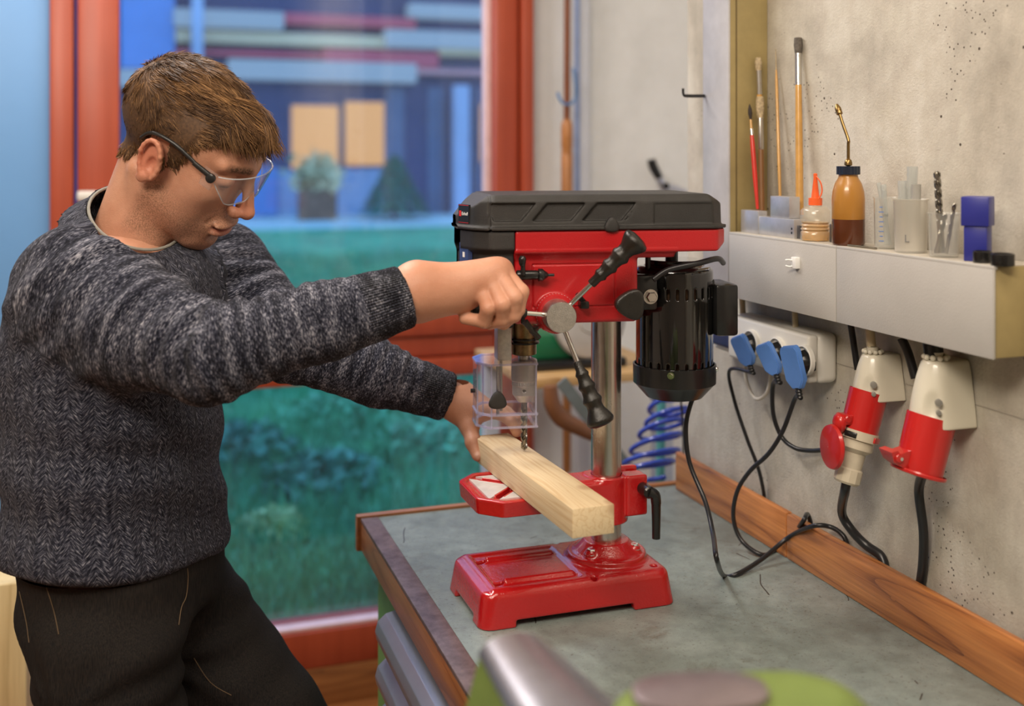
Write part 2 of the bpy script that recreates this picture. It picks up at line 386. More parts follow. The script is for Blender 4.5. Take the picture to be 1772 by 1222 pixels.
# ================================================================ outside
def grass_mat():
    t = NT('lawn'); v = t.obj(); n = t.noise(v, .9, 5, .65); n2 = t.noise(v, 7, 4, .7)
    c = t.ramp(n, [(.3, (.03, .20, .12)), (.55, (.07, .38, .20)), (.75, (.17, .52, .28))]); c = t.mix(.6, c, t.ramp(n2, [(.3, (.3, .3, .3)), (.7, (.75, .75, .75))]), 'OVERLAY')
    t.set(Base_Color=c, Roughness=.9); t.bump(n2, .05); return t.m
M_lawn = grass_mat()
bmg = MB(); bmg.box(-26, 22, 3.25, 22.3, -.3, -.01); struct(bmg.out('lawn_ground', M_lawn))
mb = MB(); mb.box(-30, 26, 22.3, 60, -.3, 0.02); struct(mb.out('path', plain('pale_path', (.42, .62, .66), .8)))
# grass blades: uncountable
rng = np.random.default_rng(3)
def blades(n, x0, x1, y0, y1, h0, h1, wd, cx=None, seed=1, z0=-.01):
    r = np.random.default_rng(seed); u = r.random(n)**1.6; y = y0+(y1-y0)*u; x = x0*(y/y0)+(x1-x0)*(y/y0)*r.random(n); a = r.random(n)*6.28; h = h0+(h1-h0)*r.random(n)
    sc = 1+(y-y0)*.12; V = np.zeros((n, 3, 3)); V[:, 0, 0] = x-np.cos(a)*wd*sc; V[:, 0, 1] = y-np.sin(a)*wd*sc; V[:, 1, 0] = x+np.cos(a)*wd*sc; V[:, 1, 1] = y+np.sin(a)*wd*sc
    V[:, :2, 2] = z0; V[:, 2, 0] = x+(r.random(n)-.5)*h; V[:, 2, 1] = y+(r.random(n)-.5)*h; V[:, 2, 2] = h*np.minimum(sc, 1.6)
    return V.reshape(-1, 3), np.arange(3*n).reshape(-1, 3)
V, Q = blades(26000, -.4, 1.4, 3.4, 16, .05, .14, .006)
tag(link('lawn_grass', np_mesh('lawn_grass', V, Q), M_lawn), 'dusky green lawn growing outside the window', 'grass', kind='stuff')
def leafblob(name, c, r, n, mat, label, seed, leaf=.06):
    q = np.random.default_rng(seed); d = q.normal(size=(n, 3)); d /= np.linalg.norm(d, axis=1, keepdims=True); d[:, 2] = np.abs(d[:, 2])
    p = d*(np.array(r)*(.55+.5*q.random((n, 1)))); a = q.normal(size=(n, 3))*leaf; b = q.normal(size=(n, 3))*leaf
    V = np.stack([p-a*.5, p+b*.4, p+a*.5, p-b*.4], 1).reshape(-1, 3); Q = np.arange(4*n).reshape(-1, 4)
    t = thing(name, c, label, 'shrub'); me = np_mesh(name, V, Q); o = link('foliage', me, mat, None); o.parent = t; o['kind'] = 'stuff'
    mb = MB(); mb.lathe([(.03, 0), (.02, r[2]*.6)], (0, 0, 0)); s = mb.out('stem', plain('bark', (.06, .04, .03), .9)); s.parent = t
    return t
M_leaf1 = plain('leaf_dark', (.035, .20, .15), .6, var=.5, sc=6); M_leaf2 = plain('leaf_mid', (.07, .36, .20), .6, var=.5, sc=6); M_leaf3 = plain('leaf_pale', (.28, .50, .25), .6, var=.4, sc=6)
for i, (px, py, r, mt, lb) in enumerate([
    (425, 805, (.30, .30, .20), M_leaf1, 'low dark green shrub outside, just right of the mans sweater'),
    (560, 850, (.30, .28, .17), M_leaf1, 'low dark shrub outside the lower pane, left of the bench corner'),
    (620, 735, (.45, .40, .20), M_leaf2, 'mid green shrub outside the middle of the lower pane'),
    (470, 930, (.15, .14, .10), M_leaf3, 'small pale green plant close outside the sill, nearest the mans hip'),
    (745, 790, (.35, .30, .18), M_leaf2, 'green shrub outside behind the red machine table')]):
    leafblob('shrub', P(px, py, Z=-.01), r, 700, mt, lb, i, .035)
# building across the lawn
YB = 26.5
bl = thing('building', (3, YB, 0), 'long low building with burgundy cladding and light blue window bands across the lawn', 'building')
def bpart(name, px0, py0, px1, py1, m, y=YB, th=.4, proud=0):
    a = P(px0, py0, Y=y-proud); b = P(px1, py1, Y=y-proud); mb = MB(); mb.box(a.x, b.x, y-proud, y+th, b.z, a.z, .02, 1); return mb.out(name, m, bl)
Mb = {k: plain(k, c, r, var=.15, sc=.6) for k, c, r in (('clad_burgundy', (.60, .08, .12), .6), ('clad_rose', (.72, .30, .30), .6), ('clad_tan', (.75, .50, .30), .6), ('clad_navy', (.035, .045, .13), .5), ('clad_blue', (.12, .25, .55), .6), ('post_grey', (.36, .42, .58), .5), ('wall_greyblue', (.27, .36, .52), .6), ('steel_dark', (.10, .13, .22), .5))}
Mb['band'] = emit('band_sky_glow', (.40, .60, .85), .42); Mb['lit'] = emit('lit_window', (1.0, .52, .20), .72); Mb['lit'].node_tree.nodes['Principled BSDF'].inputs['Base Color'].default_value = (.1, .06, .03, 1); Mb['band'].node_tree.nodes['Principled BSDF'].inputs['Base Color'].default_value = (.1, .12, .15, 1)  # bands glow by themselves in place of sky reflected in them
bpart('wall_panel', -700, -260, 2400, 374, Mb['clad_navy'], YB, 5)
bpart('roof_edge', -700, -300, 2400, -255, Mb['clad_navy'], YB, 5.2, .8)
bpart('cladding_panel', 208, -90, 303, 120, Mb['clad_blue'], proud=.35)
for a in ((303, 14, 720, 50, 'clad_burgundy'), (303, -90, 1500, 12, 'clad_blue'), (720, 14, 1500, 50, 'clad_rose'), (303, 50, 670, 84, 'clad_tan'), (670, 50, 1500, 87, 'clad_rose'), (303, 84, 560, 101, 'clad_burgundy'), (560, 84, 760, 118, 'clad_burgundy'), (760, 84, 1500, 118, 'clad_tan'), (700, 118, 1500, 147, 'clad_rose')):
    bpart('cladding_panel', *a[:4], Mb[a[4]], proud=.35)
for a in ((300, 13, 492, 50), (710, 4, 848, 34), (668, 50, 900, 87), (395, 101, 722, 143), (150, 118, 262, 150), (850, 4, 1100, 34)):
    bpart('window_band', *a, Mb['band'], proud=.5)
for a in ((505, 182, 586, 292), (598, 176, 665, 286), (833, 180, 900, 280)):
    f = bpart('window', a[0]-4, a[1]-4, a[2]+4, a[3]+4, Mb['steel_dark'], proud=.1); 
    p = bpart('pane', *a, Mb['lit'], proud=.16); p.parent = f; p.location = (0, 0, 0)
bpart('wall_panel', 209, 290, 480, 374, Mb['clad_blue'], proud=.2); bpart('wall_panel', 480, 292, 664, 374, Mb['wall_greyblue'], proud=.08)
for x0, x1 in ((786, 813), (330, 352), (852, 872)): bpart('post', x0, 147, x1, 374, Mb['post_grey'], YB-.6, .3)
for x0, x1 in ((668, 700), (740, 770), (820, 834)): bpart('wall_panel', x0, 150, x1, 374, Mb['steel_dark'], proud=.06)
bpart('post', 332, -90, 352, 101, Mb['post_grey'], YB-.75, .3)
# conifer and planter before the building
cf = thing('conifer', Vector((P(683, 372, Y=24.5).x, 24.5, .02)), 'small dark conifer standing before the building across the lawn', 'tree')
V = []; Q = []; q = np.random.default_rng(5)
for i in range(900):
    h = q.random(); r = .75*(1-h)**.9; a = q.random()*6.28; c = np.array([r*math.cos(a), r*math.sin(a), .12+1.35*h]); d = np.array([math.cos(a), math.sin(a), -.4])*.16; e = np.array([-math.sin(a), math.cos(a), 0])*.06
    V += [c-e, c+d, c+e, c-d*.5]; Q.append([4*i, 4*i+1, 4*i+2, 4*i+3])
o = link('foliage', np_mesh('foliage', np.array(V), np.array(Q)), M_leaf1); o.parent = cf; o['kind'] = 'stuff'
mb = MB(); mb.lathe([(.05, 0), (.01, 1.2)]); o = mb.out('trunk', bpy.data.materials['bark']); o.parent = cf
pl = thing('planter', Vector((P(549, 372, Y=24.8).x, 24.8, .02)), 'brown wooden planter box with pale plant under the lit window', 'planter')
mb = MB(); mb.box(-.42, .42, -.2, .2, 0, .72, .02); o = mb.out('planter_box', plain('planter_brown', (.22, .11, .07), .8, var=.4, sc=5)); o.parent = pl
for s, nm, mt in ((5, 'foliage', M_leaf3),):
    q = np.random.default_rng(s); n = 400; p = q.normal(size=(n, 3))*np.array([.22, .12, .2])+np.array([0, 0, 1.0]); p[:, 2] = np.maximum(p[:, 2], .72)
    a = q.normal(size=(n, 3))*.07; b = q.normal(size=(n, 3))*.07; o = link(nm, np_mesh(nm, np.stack([p-a, p+b, p+a, p-b], 1).reshape(-1, 3), np.arange(4*n).reshape(-1, 4)), plain('leaf_cream', (.62, .52, .30), .7, var=.3)); o.parent = pl; o['kind'] = 'stuff'

# ================================================================ workbench
BZ = .88; BX0, BX1, BY0, BY1 = .352, .948, .30, 1.835
wb = thing('workbench', ((BX0+BX1)/2, 1.1, 0), 'green drawer workbench with worn grey-green top under the red drill press', 'workbench')
t = NT('bench_linoleum'); v = t.obj(); n = t.noise(v, 3.5, 6, .65, .4); c = t.ramp(n, [(.28, (.135, .165, .150)), (.5, (.215, .260, .245)), (.72, (.32, .37, .35))])
n2 = t.noise(v, 40, 5, .75); c = t.mix(t.ramp(t.noise(v, 210, 3, .7), [(.60, (0, 0, 0)), (.70, (.7, .7, .7))]), c, (.07, .065, .05)); c = t.mix(.6, c, t.ramp(n2, [(.25, (.3, .3, .3)), (.75, (.7, .7, .7))]), 'OVERLAY')
st = t.noise(t.vec(v, (1, 1, 1)), 9, 6, .8, 1.5); c = t.mix(t.ramp(st, [(.56, (0, 0, 0)), (.70, (.6, .6, .6))]), c, (.10, .085, .055))
sc1 = t.n('ShaderNodeTexWave', {'Vector': t.vec(v, (1, 1, 1), (0, 0, .6)), 'Scale': 3.1, 'Distortion': 14.0, 'Detail': 3.0, 'Detail Scale': .6}).outputs[0]
scm = t.math('MULTIPLY', t.math('GREATER_THAN', sc1, .9994), t.math('GREATER_THAN', t.noise(v, 7, 2), .60)); c = t.mix(scm, c, (.05, .045, .04))
t.set(Base_Color=c, Roughness=t.math('MULTIPLY_ADD', n2, .25, .30)); t.b.inputs['Specular IOR Level'].default_value = .55; t.bump(t.math('SUBTRACT', t.noise(v, 500, 2), scm), .0004)
M_lino = t.m; M_greenp = plain('bench_green', (.10, .27, .07), .45); M_alu = plain('drawer_grey', (.33, .36, .44), .34, .55, var=.15, sc=6)
mb = MB(); mb.box(BX0+.030, BX1, BY0, BY1-.012, BZ-.006, BZ, .001); mb.out('work_surface', M_lino, wb)
mb = MB(); mb.box(BX0+.02, BX1, BY0, BY1-.012, BZ-.040, BZ-.006, .001); mb.out('core_board', M_rimwood, wb)
t = NT('worn_edge_metal'); v = t.obj(); t.set(Base_Color=t.ramp(t.noise(v, 30, 5, .75), [(.35, (.10, .065, .06)), (.62, (.23, .17, .17)), (.8, (.38, .20, .10))]), Roughness=.42, Metallic=.3)
M_edge = t.m
mb = MB(); mb.box(BX0, BX0+.0295, BY0, BY1-.012, BZ-.0055, BZ+.001, .001); mb.out('edge_strip', M_edge, wb)
mb = MB(); mb.box(BX0, BX0+.0195, BY0, BY1-.012, BZ-.052, BZ-.0057, .002); mb.out('edge_board', M_rimwood, wb)
mb = MB(); mb.box(BX0-.006, BX1, BY1-.0115, BY1+.004, BZ-.055, BZ+.004, .002); mb.out('end_board', wood('end_wood', (.16, .05, .016), (.36, .13, .04), (.46, .19, .06), 0, 20, .4, False), wb)
mb = MB(); mb.box(BX0+.025, BX1, BY0+.01, BY1-.03, .06, BZ-.052, .004); mb.out('carcass', M_greenp, wb)
mb = MB(); mb.box(BX0+.08, BX1, BY0+.05, BY1-.06, 0, .06); mb.out('plinth', plain('plinth_black', (.03, .03, .03), .7), wb)
for k in range(7):                                     # rounded full-length drawer fronts facing the man
    zt_ = .815-k*.066
    prof = [(BX0+.026, zt_-.062), (BX0+.004, zt_-.062), (BX0-.012, zt_-.054), (BX0-.020, zt_-.040), (BX0-.022, zt_-.028), (BX0-.018, zt_-.014), (BX0-.006, zt_-.004), (BX0+.012, zt_), (BX0+.026, zt_)]
    mb = MB(); mb.prism(prof, BY0+.03, 1.60, 'y', .0015); mb.out('drawer', M_alu, wb, 60)
mb = MB(); mb.cyl((BX0+.026, 1.33, .822), (BX0+.012, 1.33, .822), .005); mb.out('lock', plain('brass_lock', (.35, .22, .08), .35, .9), wb)
# upstand plank against the wall, in two lengths
mb = MB(); mb.box(.926, .9385, BY0, 1.437, BZ, BZ+.068, .003); mb.out('upstand_board', M_orange, wb)
mb = MB(); mb.box(.926, .9385, 1.438, 1.80, BZ, BZ+.069, .003); mb.out('upstand_board', M_orange, wb)
# ================================================================ the red bench drill press
M_red = plain('press_red', (.44, .010, .014), .30, 0, .05, 6, .0003, 900, .5, .25)
M_redc = plain('cast_red', (.45, .008, .010), .20, 0, .06, 9, .0006, 260, .6, .5)
M_blk = plain('black_plastic', (.022, .021, .020), .42, 0, .2, 30, .0006, 1500, .5)
M_blks = plain('black_smooth', (.012, .012, .012), .25, 0, .1, 20)
M_blkg = plain('black_gloss', (.006, .006, .006), .06, 0, .1, 5, coat=1.0)
M_grip = plain('grip_black', (.016, .015, .013), .20, 0, .1, 20, .0004, 900)
M_chrome = plain('chrome', (.82, .82, .80), .12, 1, .05); M_alumc = plain('cast_aluminium', (.62, .60, .57), .38, 1, .12, 220, .0004, 900)
def brushed(name, c, ax=2, rough=.25):
    t = NT(name); v = t.obj(); sc = [600, 600, 600]; sc[ax] = 6
    n = t.noise(t.vec(v, tuple(sc)), 1, 3); n2 = t.noise(v, 25, 4)
    t.set(Base_Color=t.mix(.5, t.ramp(n, [(.3, tuple(x*.7 for x in c)), (.7, c)]), t.ramp(n2, [(.35, tuple(x*.75 for x in c)), (.65, c)])), Metallic=1.0, Roughness=t.math('MULTIPLY_ADD', n2, .2, rough-.1)); t.bump(n, .0001); return t.m
M_steelcol = brushed('column_steel', (.70, .66, .61)); M_brass = plain('quill_bronze', (.30, .22, .12), .32, 1, .4, 90)
M_steel = plain('steel', (.55, .53, .50), .25, 1, .1, 60); M_drill = plain('drill_steel', (.30, .28, .24), .25, 1, .25, 90)
M_acryl = glassy('clear_acrylic', (.985, .985, .995), .02, .02, (.8, .8, 1)); M_rubber = plain('cable_black', (.013, .013, .015), .33)
CX, CY = P(1049, 940, d=1.545).x, 1.42           # column axis
QX = .5005                                        # spindle axis
dp = thing('drill_press', (.55, CY, BZ), 'red and black bench drill press with steel column standing on the workbench', 'drill press')
# --- base casting
BX = (.413, .693); BYr = (1.338, 1.502); Hb = .047
def f_base(X, Y, Z):
    z = np.clip((Z-BZ)/Hb, 0, 1); ins = .007*z
    dx = np.abs(X-sum(BX)/2)-((BX[1]-BX[0])/2-ins); dy = np.abs(Y-sum(BYr)/2)-((BYr[1]-BYr[0])/2-ins); r = .018
    q = np.sqrt(np.maximum(dx+r, 0)**2+np.maximum(dy+r, 0)**2)+np.minimum(np.maximum(dx, dy)+r, 0)-r
    d = smax(q, Z-(BZ+Hb), .012); d = np.maximum(d, BZ-Z)
    d = smax(d, -s_box(X, Y, Z, (.462, 1.3, BZ-.02), (.628, 1.6, BZ+.0085), .002), .003)     # arches between the feet
    d = smax(d, -s_box(X, Y, Z, (.3, 1.378, BZ-.02), (.8, 1.458, BZ+.0085), .002), .003)
    d = smax(d, -s_box(X, Y, Z, (.428, 1.353, BZ-.02), (.678, 1.487, BZ+.028), .004), .004)  # hollow underneath
    d = smax(d, -s_box(X, Y, Z, (.442, 1.362, BZ+Hb-.003), (.560, 1.478, BZ+Hb+.02), .0015), .004)  # sunk field
    d = smax(d, -s_box(X, Y, Z, (.422, 1.350, BZ+Hb-.0025), (.431, 1.490, BZ+Hb+.02), .0015), .005)
    for yy in (1.376, 1.456):
        d = smin(d, s_cone(X, Y, Z, (.455, yy, BZ+Hb-.001), (.552, yy, BZ+Hb-.001), .0045, .0045), .006)
        d = smax(d, -s_box(X, Y, Z, (.442, yy-.005, BZ+Hb-.02), (.456, yy+.005, BZ+Hb+.02), .001), .001)
    for hx, hy in ((.668, 1.362), (.668, 1.482), (.575, 1.352), (.575, 1.488)): d = smax(d, -(np.sqrt((X-hx)**2+(Y-hy)**2)-.0045), .001)
    q = np.sqrt((X-CX)**2+(Y-CY)**2)
    fl = np.maximum(q-(.056-.12*np.maximum(Z-BZ-Hb, 0)), Z-(BZ+Hb+.008)); d = smin(d, fl, .005)
    hub = np.maximum(q-(.047-1.0*np.maximum(Z-BZ-Hb-.008, 0)), Z-(BZ+Hb+.024)); d = smin(d, hub, .004)
    for a in (100, 215, 325):
        c_, s_ = math.cos(math.radians(a)), math.sin(math.radians(a))
        d = smin(d, s_cone(X, Y, Z, (CX+.040*c_, CY+.040*s_, BZ+Hb+.004), (CX+.040*c_, CY+.040*s_, BZ+Hb+.0115), .010, .009), .003)
    d = smax(d, -(q-.0195), .001)
    return np.maximum(d, BZ-Z)
sdf_obj('base', f_base, (.405, 1.33, BZ-.004), (.70, 1.51, BZ+.078), .0017, M_redc, dp)
def hexbolt(p, ax, r, h, mat, par, name='bolt'):
    mb = MB(); mb.lathe([(r, 0), (r, h*.8), (r*.86, h)], p, ax, 6); mb.lathe([(r*1.35, -.001), (r*1.35, .0006)], p, ax, 20); return mb.out(name, mat, par, 30)
for a in (100, 215, 325):
    hexbolt((CX+.040*math.cos(math.radians(a)), CY+.040*math.sin(math.radians(a)), BZ+Hb+.0135), (0, 0, 1), .0065, .0065, M_chrome, dp)
mb = MB(); mb.cyl((CX, CY, BZ+.02), (CX, CY, 1.28), .0212, 64); mb.out('column', M_steelcol, dp)
# --- work table and clamp
TZ = 1.0435
def f_table(X, Y, Z):
    x0, x1, y0, y1 = .415, .560, 1.338, 1.478; c = .028
    dx = np.abs(X-(x0+x1)/2)-(x1-x0)/2; dy = np.abs(Y-(y0+y1)/2)-(y1-y0)/2; q = smax(dx, dy, .004); q = smax(q, (dx+dy+c)*.7071, .004)
    d = smax(q+.002*np.clip((TZ-Z)/.02, 0, 1), Z-TZ, .002); d = np.maximum(d, TZ-.021-Z)
    d = smax(d, -np.maximum(q+.010, TZ-.0035-Z), .002)
    d = smax(d, -np.maximum(q+.006, Z-(TZ-.009)), .002)
    cx, cy = (x0+x1)/2, (y0+y1)/2
    for s in (1, -1):
        a = ((X-cx)+s*(Y-cy))*.7071; b = ((X-cx)-s*(Y-cy))*.7071; rr = np.sqrt((X-cx)**2+(Y-cy)**2)
        sl = np.maximum(np.maximum(np.abs(a)-.004, -(np.abs(b)-.018)), np.abs(b)-.058)
        d = smax(d, -sl, .001)
        rim = np.maximum(np.maximum(np.abs(np.abs(a)-.0065)-.0018, np.abs(b)-.058), np.maximum(Z-(TZ-.0005), TZ-.01-Z)); d = smin(d, rim, .001)
    d = smax(d, -(np.sqrt((X-cx)**2+(Y-cy)**2)-.010), .001)
    arm = s_box(X, Y, Z, (.535, 1.392, TZ-.034), (CX, 1.448, TZ-.006), .004); d = smin(d, arm, .008)
    q2 = np.sqrt((X-CX)**2+(Y-CY)**2); ring = np.maximum(q2-.0305, np.maximum(Z-(TZ-.002), TZ-.066-Z)); d = smin(d, ring, .006)
    d = smin(d, np.maximum(s_box(X, Y, Z, (.535, 1.398, TZ-.040), (CX, 1.442, TZ-.002), .004), 0*Z-1), .004)
    lug = s_box(X, Y, Z, (CX+.018, CY-.030, TZ-.056), (CX+.050, CY-.002, TZ+.000), .003); lug2 = s_box(X, Y, Z, (CX+.018, CY+.004, TZ-.056), (CX+.050, CY+.016, TZ+.004), .003)
    d = smin(smin(d, lug, .004), lug2, .004)
    return smax(d, -(q2-.0216), .001)
sdf_obj('table', f_table, (.408, 1.33, TZ-.070), (CX+.055, 1.485, TZ+.008), .0013, M_redc, dp)
M_mach = plain('machined_face', (.72, .70, .70), .35, .4, .1, 60)
for s in range(4):                                      # bare machined faces between the slots
    cx, cy = .4875, 1.408; a0 = math.radians(90*s+180)
    pts = [(0.016, -.007), (.056, -.047), (.056, .047), (.016, .007)] if s % 2 == 0 else [(.016, -.007), (.053, -.044), (.053, .044), (.016, .007)]
    pts = [(cx+x*math.cos(a0)-y*math.sin(a0), cy+x*math.sin(a0)+y*math.cos(a0)) for x, y in pts]
    mb = MB(); mb.prism(pts, TZ-.006, TZ-.0008, 'z'); mb.out('machined_face', M_mach, dp)
lx, ly = CX+.046, CY-.034                               # clamp lever hangs down at the right
mb = MB(); mb.cyl((lx-.004, ly+.006, TZ-.018), (lx-.004, ly-.020, TZ-.018), .0085, 20, ch=.002); mb.tube([(lx-.004, ly-.016, TZ-.018), (lx+.004, ly-.018, TZ-.022), (lx+.006, ly-.018, TZ-.034)], [.008, .0075, .007], 14, 4)
mb.tube([(lx+.006, ly-.018, TZ-.03), (lx+.006, ly-.018, TZ-.082)], [.0066, .0056], 16); mb.out('clamp_lever', M_blks, dp)
# --- head (built square to the room, then swung round the column with everything on it)
PHI = math.radians(-9); n_head0 = len(dp.children); head_before = set(bpy.data.objects)
def H(px, py, X=None, Y=None, Z=None):
    o_ = Vector((0, 0, CAMZ)); p1_ = P(px, py, d=1.0); R_ = Matrix.Translation((CX, CY, 0)) @ Matrix.Rotation(-PHI, 4, 'Z') @ Matrix.Translation((-CX, -CY, 0))
    a = R_ @ o_; v = (R_ @ p1_)-a
    if X is not None: k = (X-a.x)/v.x
    if Y is not None: k = (Y-a.y)/v.y
    if Z is not None: k = (Z-a.z)/v.z
    return a+v*k
QX = H(907, 700, Y=CY).x
HY0, HY1 = 1.332, 1.508
ztop, zseam, zbelt = 1.4375, 1.3905, 1.3640
def octo(X, Y, x0, x1, y0, y1, cf, cb):
    if cf > 0: return octo2(X, Y, x0, x1, y0, y1, cf, cb)
    cy = (y0+y1)/2; d = np.maximum(np.maximum(x0-X, X-x1), np.abs(Y-cy)-(y1-y0)/2); ay = np.abs(Y-cy)-(y1-y0)/2
    d = smax(d, ((x0-X)+ay+cf)*.7071, .003); return smax(d, ((X-x1)+ay+cb)*.7071, .003)
HX0, HX1 = H(799, 402, Y=1.40).x, H(1257, 402, Y=HY0+.01).x
def octo2(X, Y, x0, x1, y0, y1, cf, cb):
    cy = (y0+y1)/2; ay = np.abs(Y-cy)-(y1-y0)/2; hw = (y1-y0)/2
    d = smax(X-x1, ay, .003); d = smax(d, ((x0-X)+ay+cf)*.7071, .004)                 # 45 degree chamfer
    d = smax(d, ((x0+.004-X)*.93+(np.abs(Y-cy)-hw*.62)*.36+.0), .004)                  # blunt nose, two faces
    return smax(d, ((X-x1)+ay+cb)*.7071, .003)
def f_cover(X, Y, Z):
    t = np.clip((Z-zseam)/(ztop-zseam), 0, 1); sh = .002*t+.009*np.clip((t-.80)/.2, 0, 1)
    q = octo(X, Y, HX0+.002, HX1-.002, HY0+.002, HY1-.002, .030, .020)+sh*.7
    d = smax(q, Z-ztop, .003); d = smax(d, ((HX0+.004-X)*.62+(Z-(zseam+.027))*.78), .002); d = smax(d, ((X-HX1+.014)*.5+(Z-(zseam+.040))*.86), .002)
    lip = np.maximum(octo(X, Y, HX0-.003, HX1+.003, HY0-.003, HY1+.003, .030, .020), np.abs(Z-zseam-.0022)-.0024); d = smin(d, lip, .003)
    # three slanted recesses on the side facing the room, raised shoulder at the right of them
    xs = X-(Z-zseam)*.85; A_ = [H(q_, 381, Y=HY0).x-(.013)*.85 for q_ in (853, 903, 923, 990, 1010, 1078)]
    for k in range(3):
        a, b = A_[2*k], A_[2*k+1]; left = (A_[0]+.006-X)*.9+np.abs(Z-(zseam+.026))*.45 if k == 0 else a-xs
        rec = np.maximum(np.maximum(left*.7, (xs-b)*.7), np.maximum(zseam+.0125-Z, Z-(zseam+.0355)))
        rec = np.maximum(rec, Y-(HY0+.0075)); d = smax(d, -rec, .0016)
    rec = np.maximum(np.maximum((A_[5]+.004-xs)*.7, (X-A_[5]-.034)*.8+(zseam+.036-Z)*.62), np.maximum(zseam+.0125-Z, Z-(zseam+.038))); rec = np.maximum(rec, Y-(HY0+.006)); d = smax(d, -rec, .0016)
    xp = H(1134, 381, Y=HY0).x; rec = np.maximum(np.maximum(xp-X, X-(HX1-.012)), np.maximum(zseam+.0075-Z, Z-(zseam+.034))); rec = np.maximum(rec, Y-(HY0+.0040)); d = smax(d, -rec, .001)
    gr = np.maximum(np.abs(X-(HX0+.029))-.0013, -(d+.0016)); d = np.maximum(d, -gr)
    return np.maximum(d, zseam-Z)
sdf_obj('belt_cover', f_cover, (HX0-.008, HY0-.008, zseam-.004), (HX1+.008, HY1+.008, ztop+.004), .0017, M_blk, dp)
XB = H(890, 480, Y=HY0+.008).x; XR = H(1104, 520, Y=HY0+.012).x; XK, ZK = H(831, 452, Y=HY0+.012).x, H(831, 452, Y=HY0+.012).z
HBx, HBz = H(961, 543, Y=1.338).x, H(961, 543, Y=1.338).z
def f_head(X, Y, Z):
    q = octo(X, Y, XB, HX1, HY0, HY1, .0, .016)+.0*Z
    d = smax(q, np.maximum(Z-zseam, zbelt-.004-Z), .003)
    d = smax(d, (X-HX1+.010-(Z-zbelt)*1.4), .002)
    y0 = HY0+.010-(0*Z); body = s_box(X, Y, Z, (XB, y0, 1.266), (XR, HY1-.012, zbelt+.004), .006)
    sl = np.maximum(np.maximum(XB-X, X-XR-.05), np.maximum(Z-zbelt, (zbelt-.012)-Z)); wedge = np.maximum(sl, (HY0+(zbelt-Z)*.8)-Y); wedge = np.maximum(wedge, Y-(HY1-.003))
    d = smin(d, body, .006); d = smin(d, wedge, .003)
    pan = np.maximum(s_box(X, Y, Z, (XB+.024, 1.30, 1.288), (XR-.032, y0+.0022, zbelt-.018), .0), 0*X-1); d = smax(d, -np.maximum(pan, -(s_box(X, Y, Z, (XB+.0255, 1.2, 1.2895), (XR-.0335, 1.6, zbelt-.0195), .0))), .001)
    ring = np.maximum(np.sqrt((X-HBx)**2+(Z-HBz)**2)-.0265, np.maximum(Y-y0-.01, (y0-.006)-Y)); d = smin(d, ring, .003)
    feet = np.maximum(np.sqrt((X-CX)**2+(Y-CY)**2)-.034, np.maximum(1.262-Z, Z-1.30)); d = smin(d, feet, .004)
    return d
sdf_obj('head_housing', f_head, (XB-.004, HY0-.012, 1.258), (HX1+.004, HY1+.006, zseam+.003), .0017, M_red, dp)
def f_front(X, Y, Z):
    lo = np.clip((zbelt+.002-Z)*1.2, 0, .0085); q = octo(X, Y, HX0+lo, .56, HY0+lo, HY1-lo, .030, .0)
    bz = 1.262+np.maximum(HX0+.03-X, 0)*.75
    d = smax(q, np.maximum(Z-zseam, bz-Z), .004); d = np.maximum(d, X-XB+.0005)
    d = smax(d, -np.maximum(np.sqrt((X-XK)**2+((Z-ZK)*1.1)**2)-.0085, Y-(HY0+.02)), .001)
    return d
sdf_obj('front_panel', f_front, (HX0-.004, HY0-.006, 1.256), (XB+.003, HY1+.004, zseam+.003), .0017, M_blk, dp)
# badge and switch plate on the chamfer of the front
cxn = Vector((-.93, -.36, 0)).normalized(); xd = Vector((.36, -.93, 0)).normalized(); hw_ = (HY1-HY0)/2; yb_ = (HY0+HY1)/2-hw_*.62+.016; ch_c = Vector((HX0+.004-.016*.36/.93+.003, yb_, 0))
def onch(u, z, out=0): return Vector((ch_c.x, ch_c.y, z))+xd*u+cxn*out
def plate(name, u0, u1, z0, z1, t0, t1, mat, par=dp):
    vs = [onch(u, z, o_) for o_ in (t0, t1) for u, z in ((u0, z0), (u1, z0), (u1, z1), (u0, z1))]
    mb = MB(); mb.pyd(vs, [(3, 2, 1, 0), (4, 5, 6, 7), (0, 1, 5, 4), (1, 2, 6, 5), (2, 3, 7, 6), (3, 0, 4, 7)]); return mb.out(name, mat, par)
M_bred = plain('badge_red', (.62, .02, .02), .4); M_bwht = plain('badge_white', (.8, .8, .8), .4); M_yel = plain('tag_yellow', (.75, .62, .06), .4)
bd = plate('badge', -.0145, .0145, 1.3985, 1.4235, -.002, .0008, M_blks)
for nm, a in (('badge_line', (-.0135, .0135, 1.4222, 1.4228)), ('badge_line', (-.0135, .0135, 1.3990, 1.3996)), ('badge_square', (-.0120, -.0065, 1.4075, 1.4150))): 
    o = plate(nm, *a, .0004, .0011, M_bred, dp); o.parent = bd; o.location = (0, 0, 0)
put_text('badge_lettering', 'Einhell', .0065, M_bwht, dp, onch(.0035, 1.4110, .0009), xd, (0, 0, 1)).parent = bd
sw = plate('switch_plate', -.012, .012, 1.335, 1.372, -.006, .0006, plain('plate_blue', (.04, .07, .20), .35)); o = plate('switch_tag', -.012, .012, 1.3365, 1.3435, 0, .0035, M_yel)
o = plate('switch_mark', -.002, .003, 1.353, 1.360, 0, .0012, M_bwht)
